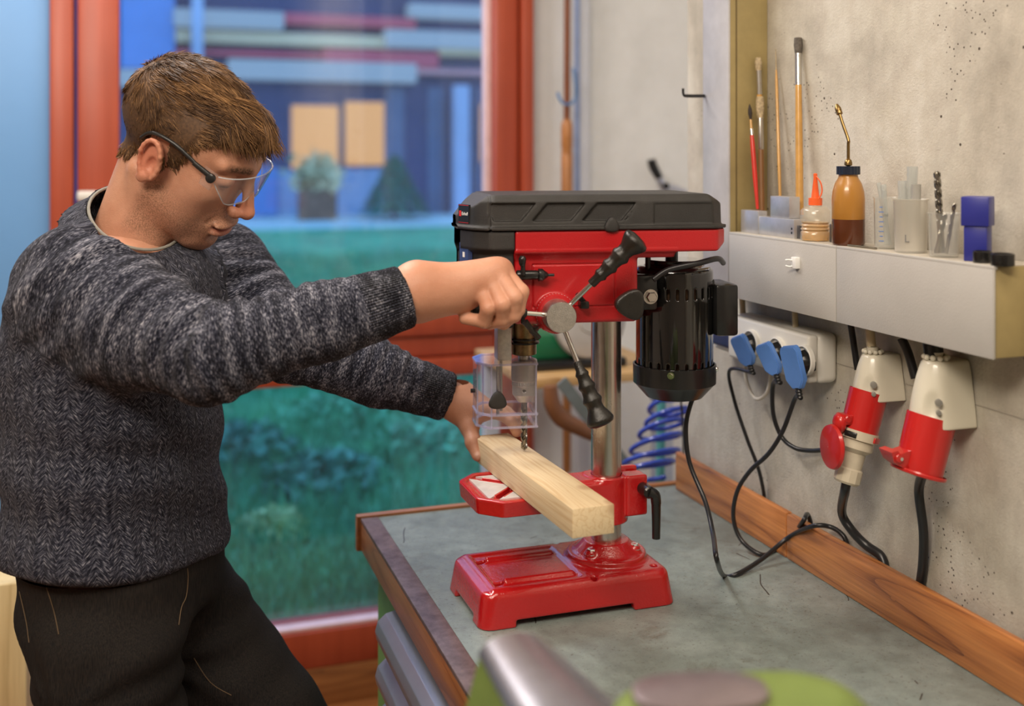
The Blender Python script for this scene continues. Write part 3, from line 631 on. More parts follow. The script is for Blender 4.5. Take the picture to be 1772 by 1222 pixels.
# cover latch, tension knob
def trinob(name, c, r, dep, mat, ax=-1, rot=0):
    def f(X, Y, Z):
        x, z = X-c[0], Z-c[2]; d = np.maximum(Y-c[1], (c[1]-dep)-Y); q = 0*X
        t = None
        for k in range(3):
            a = rot+math.radians(90+120*k); v = x*math.cos(a)+z*math.sin(a); t = v if t is None else smax(t, v, r*1.3)
        return smax(t-r*.86, d, .004)
    return sdf_obj(name, f, (c[0]-r*1.3, c[1]-dep-.003, c[2]-r*1.3), (c[0]+r*1.3, c[1]+.003, c[2]+r*1.3), .0009, mat, dp)
trinob('cover_latch', (H(1058, 390, Y=HY0).x, HY0+.004, H(1058, 390, Y=HY0).z), .0105, .010, M_blk, rot=math.pi)
kp = H(1092, 527, Y=HY0-.016); mb = MB(); mb.cyl((kp.x, HY0+.02, kp.z), (kp.x, HY0-.012, kp.z), .006); mb.out('knob_shaft', M_steel, dp)
trinob('tension_knob', (kp.x, HY0-.008, kp.z), .0205, .014, M_grip, rot=.5)
# --- motor
MX = H(1167, 560, Y=CY).x; mz0, mz1 = 1.172, 1.333; MR = .0545
def f_motor(X, Y, Z):
    q = np.sqrt((X-MX)**2+(Y-CY)**2); d = smax(q-MR, np.maximum(Z-mz1, mz0-.01-Z), .010)
    dome = np.maximum(q-(.040), Z-(mz1+.009)); d = smin(d, np.maximum(dome, mz1-.02-Z), .006)
    d = np.maximum(d, -np.maximum(q-(MR-.0035), np.abs(Z-(mz0+mz1)/2)-(mz1-mz0)/2+.006))
    th = np.arctan2(Y-CY, X-MX); n = 26; u = (np.mod(th*n/(2*math.pi), 1)-.5)*(2*math.pi*MR/n)
    for zc in (mz1-.036, mz0+.022):
        s = np.maximum(np.sqrt(u**2+np.maximum(np.abs(Z-zc)-.0058, 0)**2)-.0021, -(q-.035)); d = np.maximum(d, -s)
    return d
sdf_obj('motor_body', f_motor, (MX-.06, CY-.06, mz0-.012), (MX+.06, CY+.06, mz1+.012), .00115, M_blkg, dp)
mb = MB(); mb.cyl((MX, CY, mz0), (MX, CY, mz1-.02), .040, 40); mb.out('stator', plain('stator_copper', (.16, .09, .05), .5, .5, .5, 60), dp)
mb = MB(); mb.lathe([(.002, -.0005), (.040, 0), (.056, .018), (.0585, .020), (.0588, .046), (.0565, .0465), (.0565, .020), (.05, .0125)], (MX, CY, 1.1475), (0, 0, 1), 64); mb.out('motor_cap', M_blks, dp, 30)
for a in (-113, -20): hexbolt((MX+.0585*math.cos(math.radians(a)), CY+.0585*math.sin(math.radians(a)), 1.187), (math.cos(math.radians(a)), math.sin(math.radians(a)), 0), .0035, .003, M_chrome, dp, 'screw')
c0 = H(1231, 490, Y=CY-.02); c1 = H(1270, 578, Y=CY-.02); mb = MB(); mb.box(c0.x, c1.x+.0, CY-.040, CY+.030, c1.z, c0.z, .005); mb.box(c0.x-.012, c0.x+.004, CY-.025, CY+.015, c1.z+.006, c0.z+.006, .003); mb.out('capacitor_box', M_blks, dp)
mb = MB(); mb.box(XR-.006, MX-MR+.012, CY-.058, CY-.030, 1.278, 1.326, .004); mb.out('motor_bracket', M_blks, dp); mb = MB(); mb.box(XR-.006, MX-MR+.012, CY+.02, CY+.05, 1.278, 1.326, .004); mb.out('motor_bracket', M_blks, dp)
hexbolt((MX-MR+.001, CY-.060, 1.297), (0, -1, 0), .0075, .008, M_chrome, dp)
mb = MB(); mb.cyl((MX-.004, CY, mz1), (MX-.004, CY, zbelt), .009, 20); mb.out('motor_shaft', M_blks, dp); mb = MB(); mb.cyl((MX-.045, CY-.02, mz1-.02), (MX-.045, CY-.02, zbelt), .004, 12); mb.out('tension_rod', M_blks, dp)
mb = MB(); mb.tube([(.668, HY0+.012, 1.322), (.690, HY0+.012, 1.335), (.73, HY0+.01, 1.343), (.765, HY0+.03, 1.347), (.785, HY0+.06, 1.338)], .0040, 10, 8); mb.out('motor_lead', M_rubber, dp)
# --- feed hub, three handles
HB = H(971, 549, Y=1.304); HYb = 1.338
mb = MB(); mb.lathe([(.0205, 0), (.0205, .032), (.0195, .0345), (.001, .0347)], (HB.x, HYb-.002, HB.z), (0, -1, 0), 48); hub = mb.out('feed_hub', M_alumc, dp, 35)
mb = MB(); mb.lathe([(.0262, 0), (.0262, .010), (.0235, .013), (.02, .0131)], (HB.x, HYb+.006, HB.z), (0, -1, 0), 56); o = mb.out('depth_scale', M_red, dp)
for k in range(40):
    if k == 0: mb = MB()
    a = 2*math.pi*k/40; mb.box(-.0003, .0003, -.0022, .0022, -.0003, .0003, M=Matrix.Translation((HB.x+.0262*math.cos(a), HYb-.001, HB.z+.0262*math.sin(a))))
mb.out('scale_marks', M_bwht, dp)
GR = [(.0005, -.002), (.0058, -.002), (.0062, .000), (.0062, .010), (.0088, .0145), (.0090, .016), (.0078, .019), (.0088, .026), (.0112, .031), (.0112, .033), (.0092, .037), (.0100, .044), (.0128, .050), (.0128, .052), (.0104, .057), (.0112, .063), (.0150, .070), (.0178, .076), (.0182, .079), (.0165, .0825), (.010, .085), (.0005, .0858)]
def handle(tipx, tipy, tY, name='feed_handle'):
    tip = H(tipx, tipy, Y=tY); d0 = (tip-Vector((HB.x, 1.318, HB.z))); L = d0.length; d = d0.normalized(); st = Vector((HB.x, 1.318, HB.z))
    mb = MB(); mb.tube([st+d*.014, st+d*(L-.078)], .0034, 16); r = mb.out(name, M_chrome, dp)
    mb = MB(); mb.lathe(GR, st+d*(L-.086), d, 32); g = mb.out('grip', M_grip, dp, 60); g.parent = r; g.location = (0, 0, 0); return st, d, L
handle(1107, 410, 1.285); handle(1043, 738, 1.285); HT = handle(798, 533, 1.292)
# wing screw, depth stop, chuck key
w0 = H(932, 566, Y=HYb-.005); w1 = H(921, 572, Y=HYb-.022)
mb = MB(); mb.cyl(w0, w1, .0035, 12); mb.out('screw_pin', M_steel, dp)
mb = MB(); dd = Vector((-.010, -.003, .012)); mb.tube([w1+dd, w1, w1-dd*.9], [.0045, .0035, .0042], 10, 3); mb.cyl(w0+(w1-w0)*.5, w1, .005, 14); mb.out('wing_screw', M_grip, dp)
mb = MB(); q0 = H(1012, 524, Y=HYb-.004); mb.box(q0.x-.008, q0.x+.004, HYb-.014, HYb+.004, q0.z-.007, q0.z+.003, .002, M=None); mb.tube([q0+Vector((-.012, -.008, .012)), q0], .0035, 8); mb.out('quill_lock', M_blks, dp)
mb = MB(); q1 = H(1001, 476, Y=HYb+.008); q2 = H(905, 476, Y=HYb)
tk = [H(905, 600, Y=HYb-.004), H(905, 447, Y=HYb-.004)]
mb.tube([H(905, 560, Y=HYb-.006), H(905, 492, Y=HYb-.006)], .0028, 12); mb.out('depth_rod', M_blks, dp)
mb = MB(); k0, k1 = H(894, 476, Y=HYb-.006), H(952, 476, Y=HYb-.006)
mb.lathe([(.001, 0), (.0058, 0), (.0064, .001), (.0064, .026), (.0058, .028), (.0085, .029), (.0085, .034), (.0060, .037), (.0035, .041), (.002, .042), (.002, .050)], k0, k1-k0, 20); mb.out('chuck_key', M_blks, dp)
mb = MB(); mb.tube([H(905, 476, Y=HYb-.012), H(905, 462, Y=HYb-.012), H(904, 456, Y=HYb-.012), H(904, 448, Y=HYb-.012), H(904, 443, Y=HYb-.012)], [.0035, .0030, .0045, .0052, .003], 14, 3); mb.out('chuck_key_handle', M_blks, dp)
# --- quill, chuck, drill bit
mb = MB(); mb.lathe([(.0150, 0), (.0172, .001), (.0172, .0155), (.0160, .016), (.0165, .022), (.0175, .026), (.0175, .052)], (QX, CY, 1.2130), (0, 0, 1), 40); mb.out('quill', M_brass, dp, 30)
for zc, rr in ((1.2300, .0212), (1.2350, .0198)):
    mb = MB(); mb.lathe([(rr-.006, -.0011), (rr, -.0011), (rr, .0011), (rr-.006, .0011)], (QX, CY, zc), (0, 0, 1), 40); mb.out('clamp_ring', M_blks, dp, 30)
mb = MB(); mb.cyl((QX, CY, 1.175), (QX, CY, 1.237), .0085, 24); mb.out('spindle', M_steel, dp)
def f_chuck(X, Y, Z):
    q = np.sqrt((X-QX)**2+(Y-CY)**2); z0 = 1.147
    d = smax(q-np.minimum(.0165, .0085+(Z-z0)*.72), np.maximum(z0-Z, Z-1.1765), .002)
    th = np.arctan2(Y-CY, X-QX); g = np.abs(np.mod(th*30/(2*math.pi), 1)-.5)*2
    tooth = np.maximum(q-.0172, np.maximum(1.1705-Z-.0035*0, Z-(1.1755))); d = smin(d, np.maximum(tooth, (.0012*2-g*.006+(1.1725-Z)*-1)-.0008), .0005)
    up = smax(q-.0180, np.maximum(1.1765-Z, Z-1.2065), .002); d = np.minimum(d, up)
    for a in (-100, 20, 140):
        a = math.radians(a); dx, dy = math.cos(a), math.sin(a); s = (X-QX)*dx+(Y-CY)*dy; t = (X-QX)*-dy+(Y-CY)*dx
        d = np.maximum(d, -np.maximum(np.sqrt(t**2+(Z-1.1655)**2)-.0022, .010-s))
    return d
sdf_obj('chuck', f_chuck, (QX-.02, CY-.02, 1.143), (QX+.02, CY+.02, 1.209), .0008, plain('chuck_steel', (.50, .49, .47), .34, .55, .1, 60), dp)
def drill(c, z0, z1, r, pitch, seg=12, lay=64):
    vs = []; fs = []; prof = []
    for i in range(24):
        a = 2*math.pi*i/24; f = abs(math.sin(a)); rr = r*(.42+.58*min(1, max(0, (f-.35))/.28)) if f < .63 else r; prof.append((a, rr))
    for k in range(lay+1):
        z = z0+(z1-z0)*k/lay; tw = 2*math.pi*(z-z0)/pitch; sc = min(1, .08+(z-z0)/(r*.75))
        for a, rr in prof: vs.append((c[0]+rr*sc*math.cos(a+tw), c[1]+rr*sc*math.sin(a+tw), z))
    n = 24
    for k in range(lay):
        for i in range(n): j = (i+1) % n; fs.append((k*n+i, k*n+j, (k+1)*n+j, (k+1)*n+i))
    fs.append(tuple(range(n))[::-1]); fs.append(tuple(range(lay*n, lay*n+n))); return vs, fs
mb = MB(); mb.pyd(*drill((QX, CY), 1.0795, 1.139, .0046, .026)); mb.cyl((QX, CY, 1.137), (QX, CY, 1.150), .0042, 20); mb.out('drill_bit', M_drill, dp, 50)
# --- clear chuck guard: octagonal open box hanging in front of the chuck
gp = [H(832, 600, Y=1.405), H(847, 600, Y=1.368), H(930, 600, Y=1.368)]
gx0, gx1, gy0, gy1 = H(848, 650, Y=1.375).x-.016, H(930, 650, Y=1.375).x, 1.375, 1.455
gout = [(gx0, gy0+.022), (gx0+.016, gy0), (gx1, gy0), (gx1, gy1), (gx0+.016, gy1), (gx0, gy1-.022)]
def inset(pl_, t): c = (sum(p[0] for p in pl_)/len(pl_), sum(p[1] for p in pl_)/len(pl_)); return [(c[0]+(p[0]-c[0])*(1-t), c[1]+(p[1]-c[1])*(1-t)) for p in pl_]
def hollow(mb, po, pi, z0, z1):
    n = len(po); vs = [(x, y, z) for pl_, z in ((po, z0), (po, z1), (pi, z1), (pi, z0)) for x, y in pl_]; fs = []
    for r in range(4):
        for i in range(n): j = (i+1) % n; s = (r+1) % 4; fs.append((r*n+i, r*n+j, s*n+j, s*n+i))
    mb.pyd(vs, fs)
gz0, gz1 = 1.1225, 1.2085
mb = MB(); hollow(mb, inset(gout, .03), inset(gout, .09), gz0+.018, gz1-.003); hollow(mb, inset(gout, -.01), inset(gout, .05), gz0, gz0+.017); guard = mb.out('chuck_guard', M_acryl, dp, 10)
M_acedge = glassy('acrylic_edge', (.80, .80, .92), .05, .22, (.85, .85, 1))
mb = MB()
for z in (gz0+.0175, gz1-.001, gz0+.0005): hollow(mb, inset(gout, -.02), inset(gout, .07), z-.0013, z+.0013)
for x, y in gout:
    mb.box(x-.0011+(.002 if x < .47 else -.002), x+.0011+(.002 if x < .47 else -.002), y-.0011, y+.0011, gz0, gz1)
mb.out('guard_rim', M_acedge, dp, 10)
pg = inset(gout, .0); mb = MB(); n = 6; mb.prism([p for p in pg], gz1-.001, gz1+.0012, 'z'); mb.out('guard_top', M_acryl, dp, 10)
mb = MB(); mb.box(gx0+.030, gx0+.050, 1.40, 1.43, gz1-.0, 1.266, .002); mb.out('guard_post', M_alumc, dp)
mb = MB(); mb.cyl((gx0+.028, 1.384, gz0+.015), (gx0+.028, 1.384, gz1-.004), .0022, 12); mb.cyl((gx0+.035, 1.40, gz0+.018), (gx0+.035, 1.40, gz1), .002, 12); mb.out('guard_rod', M_steel, dp)
gk = H(861, 694, Y=gy0-.004)
trinob('guard_knob', (gk.x, gy0-.001, gk.z), .0125, .008, M_blk, rot=math.pi)
mb = MB(); mb.cyl((gx0+.002, 1.42, 1.165), (gx0-.004, 1.42, 1.165), .003, 12); mb.out('guard_screw', M_blks, dp)

off_ = abspos(dp); R_ = Matrix.Translation(-off_) @ Matrix.Translation((CX, CY, 0)) @ Matrix.Rotation(PHI, 4, 'Z') @ Matrix.Translation((-CX, -CY, 0)) @ Matrix.Translation(off_)
for o in [o for o in bpy.data.objects if o not in head_before and o.type == 'MESH']: o.data.transform(R_)
# ================================================================ pine batten being drilled
t = NT('batten_pine'); v = t.obj(); g = t.noise(t.vec(v, (38, 1.6, 38), (0, 0, .05)), 1, 3, .5, .3); r_ = t.math('FRACT', t.math('MULTIPLY', g, 9)); fine = t.noise(t.vec(v, (420, 14, 420)), 1, 3)
c = t.mix(.22, t.ramp(r_, [(0, (.70, .54, .33)), (.6, (.76, .61, .39)), (.9, (.56, .36, .17)), (1, (.70, .54, .33))]), t.ramp(fine, [(.3, (.46, .31, .16)), (.7, (.80, .66, .44))]))
c = t.mix(.35, c, (.74, .60, .38)); vo = t.n('ShaderNodeTexVoronoi', {'Vector': t.vec(v, (13, 9, 13)), 'Scale': 1.0}).outputs[0]
c = t.mix(t.ramp(vo, [(.0, (.8, .8, .8)), (.10, (.5, .5, .5)), (.16, (0, 0, 0))]), c, (.34, .16, .08))
t.set(Base_Color=c, Roughness=.6); t.bump(fine, .0003); M_batten = t.m
mb = MB(); mb.box(-.027, .027, -.178, .178, 0, .0345, .0012, 2)
bat = mb.out('pine_batten', M_batten, None, 40, loc=(.4975, 1.363, TZ+.0004)); bat.rotation_euler = (0, 0, math.radians(2.0))
tag(bat, 'planed pale pine batten lying across the red table under the drill bit', 'timber')
# ================================================================ trunking on the concrete wall
M_duct = plain('trunking_grey', (.47, .455, .43), .42, 0, .06, 8, .0002, 400); M_ductshade = plain('trunking_shaded', (.34, .265, .115), .45)  # second tone is the same trunking with warm shade put into its colour
DX = .880; dz0, dz1 = 1.268, 1.368; dY0 = P(1722, 500, X=DX).y; dYm = P(1450, 500, X=DX).y; dY1 = P(1264, 450, X=DX).y
tk = thing('cable_trunking', (.915, (dY0+dY1)/2, 1.32), 'grey horizontal cable trunking on the concrete wall carrying bottles and beakers', 'trunking')
mb = MB(); mb.box(DX, .9498, dY0+.002, dY1, dz0, dz1, .0015); mb.out('channel', M_ductshade, tk)
mb = MB(); mb.box(DX-.003, DX+.001, dY0, dYm-.0008, dz0-.0005, dz1-.002, .001); mb.box(DX-.003, DX+.004, dY0, dYm-.0008, dz1-.0030, dz1+.001, .001); mb.out('cover_panel', M_duct, tk)
mb = MB(); mb.box(DX-.003, DX+.001, dYm+.0008, dY1, dz0-.0005, dz1-.002, .001); mb.box(DX-.003, DX+.004, dYm+.0008, dY1, dz1-.0030, dz1+.001, .001); mb.out('cover_panel', M_duct, tk)
mb = MB(); mb.box(DX, .9485, dY0+.003, dY1-.003, dz1-.001, dz1+.0012, .0004); mb.out('top_face', plain('trunking_dusty_top', (.46, .42, .35), .6, 0, .2, 60), tk)
c = P(1380, 456, X=DX-.003); mb = MB(); mb.box(c.x-.007, c.x+.001, c.y-.006, c.y+.006, c.z-.007, c.z+.009, .001)
for dz_ in (-.004, .004): mb.tube([(c.x-.004, c.y+.002, c.z+dz_), (c.x-.010, c.y+.006, c.z+dz_*1.2), (c.x-.012, c.y+.011, c.z+dz_)], .0013, 8)
cl = mb.out('cable_clip', plain('clip_white', (.8, .8, .78), .35)); tag(cl, 'small white cable clip stuck on the face of the grey trunking', 'clip')
# vertical trunking
vY0, vY1 = P(1262, 300, X=DX).y, P(1218, 300, X=DX).y
vt = thing('vertical_trunking', (.915, (vY0+vY1)/2, 2.0), 'tall vertical grey trunking rising to the ceiling left of the paint brushes', 'trunking')
mb = MB(); mb.box(DX-.002, DX+.002, vY0, vY1, dz0, 2.79, .001); mb.out('cover_panel', plain('trunking_window_lit', (.50, .50, .53), .4), vt)  # front panel carries the window's blue light in its lilac colour
mb = MB(); mb.box(DX+.002, .9498, vY0+.001, vY1-.001, dz0, 2.79, .001); mb.out('channel', M_ductshade, vt)
mb = MB(); mb.box(DX+.012, DX+.0135, vY0-.0004, vY0+.002, dz1, 2.79); mb.out('seam', plain('seam_dark', (.14, .10, .04), .7), vt)
ZT = dz1+.0012                                           # top of the trunking, where things stand
def T(px, py, z=None): return P(px, py, Z=ZT if z is None else z)
def onT(px, X): v = P(px, 400, X=X); return Vector((v.x, v.y, ZT))
# ---------------------------------------------------------------- paint brushes leaning
M_bwood = plain('brush_varnish', (.52, .28, .07), .3, 0, .15, 40, coat=.4); M_bred2 = plain('brush_red', (.55, .03, .02), .3); M_bdark = plain('brush_brown', (.20, .09, .03), .35)
M_bris = plain('bristle_pale', (.42, .33, .20), .8, 0, .4, 300); M_brisd = plain('bristle_black', (.03, .02, .015), .8, 0, .3, 300); M_ferr = plain('ferrule', (.72, .70, .66), .22, 1, .1)
def brush(p0, p1, label, prof, mats, group=None, name='paint_brush', cat='brush'):
    """prof: list of (part name, material, [(radius, t)...]); t runs 0 (bottom) to 1 (tip)"""
    t_ = thing(name, p0, label, cat, group); d = p1-p0
    for nm, mt, pr in prof:
        mb = MB(); mb.lathe([(r, h*d.length) for r, h in pr], p0, d, 16); mb.out(nm, mt, t_)
    return t_
brush(P(1311, 362, X=.905), P(1297, 180, X=.908), 'thin red-handled artists brush with a pointed black tip, leftmost of the brushes', [('handle', M_bred2, [(.0022, 0), (.0038, .3), (.0036, .62), (.0028, .70)]), ('ferrule', M_ferr, [(.003, .70), (.0028, .76)]), ('neck', M_bwood, [(.0022, .76), (.0016, .85)]), ('bristles', M_brisd, [(.0016, .85), (.0035, .91), (.003, .95), (.0005, 1.0)])], None)
brush(P(1319, 398, X=.915), P(1315, 168, X=.927), 'round brush with taped silver ferrule standing behind the small metal block', [('handle', M_bdark, [(.0035, 0), (.0046, .25), (.0042, .60)]), ('ferrule', M_ferr, [(.0042, .60), (.005, .62), (.0048, .84)]), ('bristles', M_bris, [(.005, .84), (.0066, .92), (.006, 1.0)])], None)
brush(P(1321, 378, X=.927), P(1312, 100, X=.926), 'pale round brush with orange handle, taller one behind the taped brush', [('handle', M_bwood, [(.003, 0), (.0042, .4), (.0048, .68), (.0042, .77)]), ('ferrule', M_ferr, [(.0044, .77), (.0044, .92)]), ('bristles', M_bris, [(.0044, .92), (.0058, .97), (.0040, 1.0)])], None)
brush(P(1351, 376, X=.925), P(1342, 84, X=.947), 'very thin pointed wooden brush between the two thick brushes', [('handle', M_bwood, [(.0018, 0), (.0026, .3), (.0022, .8), (.0012, .87)]), ('bristles', M_bris, [(.0012, .87), (.0005, 1)])], None)
brush(P(1384, 372, X=.925), P(1381, 66, X=.944), 'thick long-handled brush with grey bristles, tallest and rightmost of the brushes', [('handle', M_bwood, [(.0060, 0), (.0056, .4), (.0048, .73)]), ('ferrule', M_ferr, [(.0050, .73), (.0050, .91)]), ('bristles', plain('bristle_grey', (.10, .085, .07), .8, 0, .4, 300), [(.0050, .91), (.0066, .96), (.0058, 1.0)])], None)
# ---------------------------------------------------------------- metal blocks
M_block = plain('milled_aluminium', (.56, .56, .58), .38, .7, .1, 40)
def blk(px0, px1, pyt, X, w, label, mat=M_block, base=ZT, holes=False, rz=0):
    a, b = P(px0, 400, X=X), P(px1, 400, X=X); zt_ = P((px0+px1)/2, pyt, X=X).z; y0, y1 = min(a.y, b.y), max(a.y, b.y)
    mb = MB(); mb.box(-w/2, w/2, -(y1-y0)/2, (y1-y0)/2, 0, zt_-base, .0008); t_ = mb.out('metal_block', mat, None, loc=(X+w/2, (y0+y1)/2, base)); t_.rotation_euler = (0, 0, rz)
    tag(t_, label, 'block', None)
    if holes:
        mb = MB()
        for z in (.008, .014): mb.cyl((-w/2+.001, -(y1-y0)/2+.006, z), (-w/2-.0002, -(y1-y0)/2+.006, z), .0018, 12)
        h = mb.out('bolt_hole', M_blks, None); h.parent = t_
    return t_, zt_
blk(1282, 1312, 364, .892, .016, 'small square metal block at the left end of the ledge')
_, zb1 = blk(1309, 1374, 377, .893, .022, 'long low metal block with two drilled holes on the ledge', holes=True)
blk(1333, 1366, 340, .896, .018, 'upright metal block standing on the long drilled block', base=zb1+.0003)
blk(1374, 1384, 390, .898, .012, 'narrow dark steel block beside the orange-capped bottle', plain('dark_steel', (.16, .16, .17), .4, .8))
blk(1435, 1442, 388, .905, .014, 'narrow dark steel block squeezed beside the amber oil bottle', bpy.data.materials['dark_steel'])
# ---------------------------------------------------------------- glue bottle
def translucent(name, c, rough=.3, tw=.5, al=0.0):
    t = NT(name); t.set(Base_Color=col4(c), Roughness=rough); t.b.inputs['Transmission Weight'].default_value = tw; t.b.inputs['IOR'].default_value = 1.2
    return t.m
def spt(z0): return z0
gb = onT(1411, .902); gl_ = thing('glue_bottle', gb, 'squat clear plastic bottle with orange nozzle cap and yellow liquid', 'bottle')
k = .0205
M_clearp = glassy('clear_plastic', (.95, .93, .88), .2, .17, (.9, .86, .76)); M_oil = translucent('yellow_oil', (.85, .52, .12), .15, .6)
mb = MB(); mb.lathe([(.0005, 0), (k*.92, 0), (k, .002), (k, .012), (k*.90, .014), (k, .0165), (k*.90, .019), (k, .0215), (k*.90, .024), (k, .027), (k, .042), (k*.75, .0475), (.009, .049), (.009, .052)], gb, (0, 0, 1), 40, cap=False); mb.out('bottle_body', M_clearp, gl_, 60)
mb = MB(); mb.lathe([(.0005, .001), (k*.9, .001), (k*.95, .012), (k*.86, .014), (k*.95, .0165), (k*.86, .019), (k*.95, .0215), (k*.85, .024), (k*.95, .026), (.0005, .026)], gb, (0, 0, 1), 40, cap=False); mb.out('liquid', M_oil, gl_, 60)
M_orp = plain('nozzle_orange', (.85, .13, .03), .35)
mb = MB(); mb.lathe([(.0095, .050), (.0095, .060), (.0058, .0605), (.0026, .088), (.0028, .090), (.0028, .094), (.0008, .095)], gb, (0, 0, 1), 28); mb.out('nozzle_cap', M_orp, gl_, 30)
mb = MB(); mb.tube([gb+Vector((-.001, -.001, .092)), gb+Vector((.003, -.008, .082)), gb+Vector((.004, -.010, .070)), gb+Vector((.000, -.009, .060)), gb+Vector((-.006, -.004, .053))], .0010, 8, 6); mb.out('cap_strap', M_orp, gl_)
# ---------------------------------------------------------------- amber oil bottle with brass spout
ob = onT(1468, .900); oc = thing('oil_bottle', ob, 'tall amber oil bottle with black cap and bent brass spout, brown oil inside', 'bottle')
k = .0215
t = NT('amber_plastic'); t.set(Base_Color=(.52, .24, .045, 1), Roughness=.28); t.b.inputs['Transmission Weight'].default_value = .25; t.b.inputs['Coat Weight'].default_value = .3; M_amber = t.m
M_oilb = plain('brown_oil', (.10, .028, .010), .25, coat=.3)
mb = MB(); mb.lathe([(.0005, .0345), (k-.0004, .0345), (k, .0352), (k, .062), (k*.95, .072), (k*.80, .083), (k*.60, .0905), (.0125, .0925), (.0125, .095)], ob, (0, 0, 1), 48, cap=False); mb.out('bottle_body', M_amber, oc, 60)
mb = MB(); mb.lathe([(.0005, 0), (k*.9, 0), (k, .003), (k, .0348), (.0005, .0348)], ob, (0, 0, 1), 48, cap=False); mb.out('oil', M_oilb, oc, 40)
mb = MB(); n = 20; vs = []
for z in (.0945, .1055):
    for i in range(2*n): a = math.pi*i/n; r = .0155 if i % 2 else .0147; vs.append((r*math.cos(a), r*math.sin(a), z))
mb.pyd([Vector(v)+ob for v in vs], [list(range(2*n))[::-1], list(range(2*n, 4*n))]+[[i, (i+1) % (2*n), (i+1) % (2*n)+2*n, i+2*n] for i in range(2*n)]); mb.out('screw_cap', plain('cap_navy', (.012, .018, .035), .3), oc, 20)
M_brs = plain('brass', (.28, .18, .07), .32, 1, .2, 60)
d_ = P(1453, 195, X=.900)-ob; yx = Vector((0, 1, 0))
pts = [ob+Vector((0, 0, .1055)), ob+Vector((0, 0, .134)), ob+Vector((0, 0, .141)), P(1459, 216, X=.900), P(1452, 194, X=.900)]
mb = MB(); mb.tube(pts, .0021, 12, 5); mb.out('spout', M_brs, oc)
mb = MB(); mb.lathe([(.002, .1055), (.0052, .107), (.0052, .110), (.004, .114), (.002, .1155)], ob, (0, 0, 1), 20); mb.out('spout_nut', M_brs, oc)
d2 = (pts[-1]-pts[-2]).normalized(); mb = MB(); mb.lathe([(.0022, 0), (.0042, .001), (.0042, .005), (.0036, .0055), (.0042, .006), (.0042, .010), (.0018, .016)], pts[-1]-d2*.004, d2, 16); mb.out('spout_tip', M_brs, oc)
# thin threaded rod lying on the ledge
r0, r1 = P(1468, 427, Z=ZT+.002), P(1514, 428, Z=ZT+.002); r0 = Vector((.886, onT(1467, .886).y, ZT+.0016)); r1 = Vector((.889, onT(1517, .889).y, ZT+.0016))
mb = MB(); mb.lathe([((.0016 if i % 2 else .0011), (r1-r0).length*i/60) for i in range(61)], r0, r1-r0, 10); o = mb.out('threaded_rod', M_drill); tag(o, 'short thin threaded rod lying on the ledge between oil bottle and beaker', 'rod')
# ---------------------------------------------------------------- beakers and what they hold
M_beak = glassy('beaker_plastic', (.95, .95, .94), .15, .13, (.88, .88, .84)); M_beakc = glassy('beaker_milky', (.9, .88, .84), .3, .42, (.86, .83, .76)); M_print = plain('print_blue', (.08, .20, .55), .5); M_printg = plain('print_grey', (.20, .20, .20), .6)
def beaker(px, X, r, h, label, mat, spout=True):
    b = onT(px, X); t_ = thing('beaker', b, label, 'beaker'); 
    pr = [(.0005, 0), (r*.84, 0), (r*.88, .002), (r*.95, h-.002), (r*1.03, h-.0005), (r*1.03, h+.0005), (r*.93, h-.0015), (r*.86, .003), (.0005, .003)]
    mb = MB(); mb.lathe(pr, b, (0, 0, 1), 40, cap=False)
    mb.out('beaker_wall', mat, t_, 50); return t_, b
b1, p1 = beaker(1533, .912, .0160, .066, 'clear beaker with blue scale marks holding glass tubes, left of the three beakers', M_beak)
b2, p2 = beaker(1576, .905, .0215, .066, 'milky wide beaker, middle and largest of the three beakers', M_beakc)
b3, p3 = beaker(1633, .900, .0185, .052, 'small milky beaker holding drill bits, right one nearest the blue box', M_beak)
vdir = (Vector((0, 0, CAMZ))-p1); vdir.z = 0; vdir.normalize(); side = Vector((0, 0, 1)).cross(vdir)   # the printed side faces the room
for i in range(8):
    mb = MB(); z = .010+i*.0062; a = vdir*.92+side*-.38; a.normalize(); q = p1+a*(.0146+z*.018)+Vector((0, 0, z)); tt = Vector((0, 0, 1)).cross(a)
    u = .0032 if i % 2 == 0 else .002
    mb.pyd([q-tt*u, q+tt*u, q+tt*u+Vector((0, 0, .0009)), q-tt*u+Vector((0, 0, .0009)), q-tt*u-a*.0004, q+tt*u-a*.0004, q+tt*u-a*.0004+Vector((0, 0, .0009)), q-tt*u-a*.0004+Vector((0, 0, .0009))], [(0, 1, 2, 3), (7, 6, 5, 4), (0, 4, 5, 1), (3, 2, 6, 7), (1, 5, 6, 2), (0, 3, 7, 4)]); mb.out('scale_mark', M_print, b1)
a = vdir; tt = Vector((0, 0, 1)).cross(a)
put_text('volume_lettering', 'ml', .006, M_printg, b1, p1+a*.0158+Vector((0, 0, .044)), tt, (0, 0, 1))
a = (vdir+side*-.25).normalized(); tt = Vector((0, 0, 1)).cross(a)
put_text('volume_lettering', 'L', .013, M_printg, b2, p2+a*.0202+Vector((0, 0, .018)), tt, (0, 0, 1))
a = vdir; tt = Vector((0, 0, 1)).cross(a)
M_tube = glassy('glass_tube', (.88, .9, .9), .05, .22, (.75, .75, .72))
def tube_in(p, dx, dy, hx, hy, L, r, label, mat=M_tube, name='glass_tube', grp=None, cat='tube'):
    s = p+Vector((dx, dy, .0045)); d = Vector((hx, hy, 1)).normalized(); mb = MB(); mb.lathe([(r*.5, 0), (r, .001), (r, L), (r*.8, L), (r*.8, .003)], s, d, 16); o = mb.out(name, mat, None, 40); tag(o, label, cat, grp); return o
tube_in(p1, .003, -.004, -.05, .22, .082, .0030, 'thin clear glass tube leaning left in the blue-marked beaker')
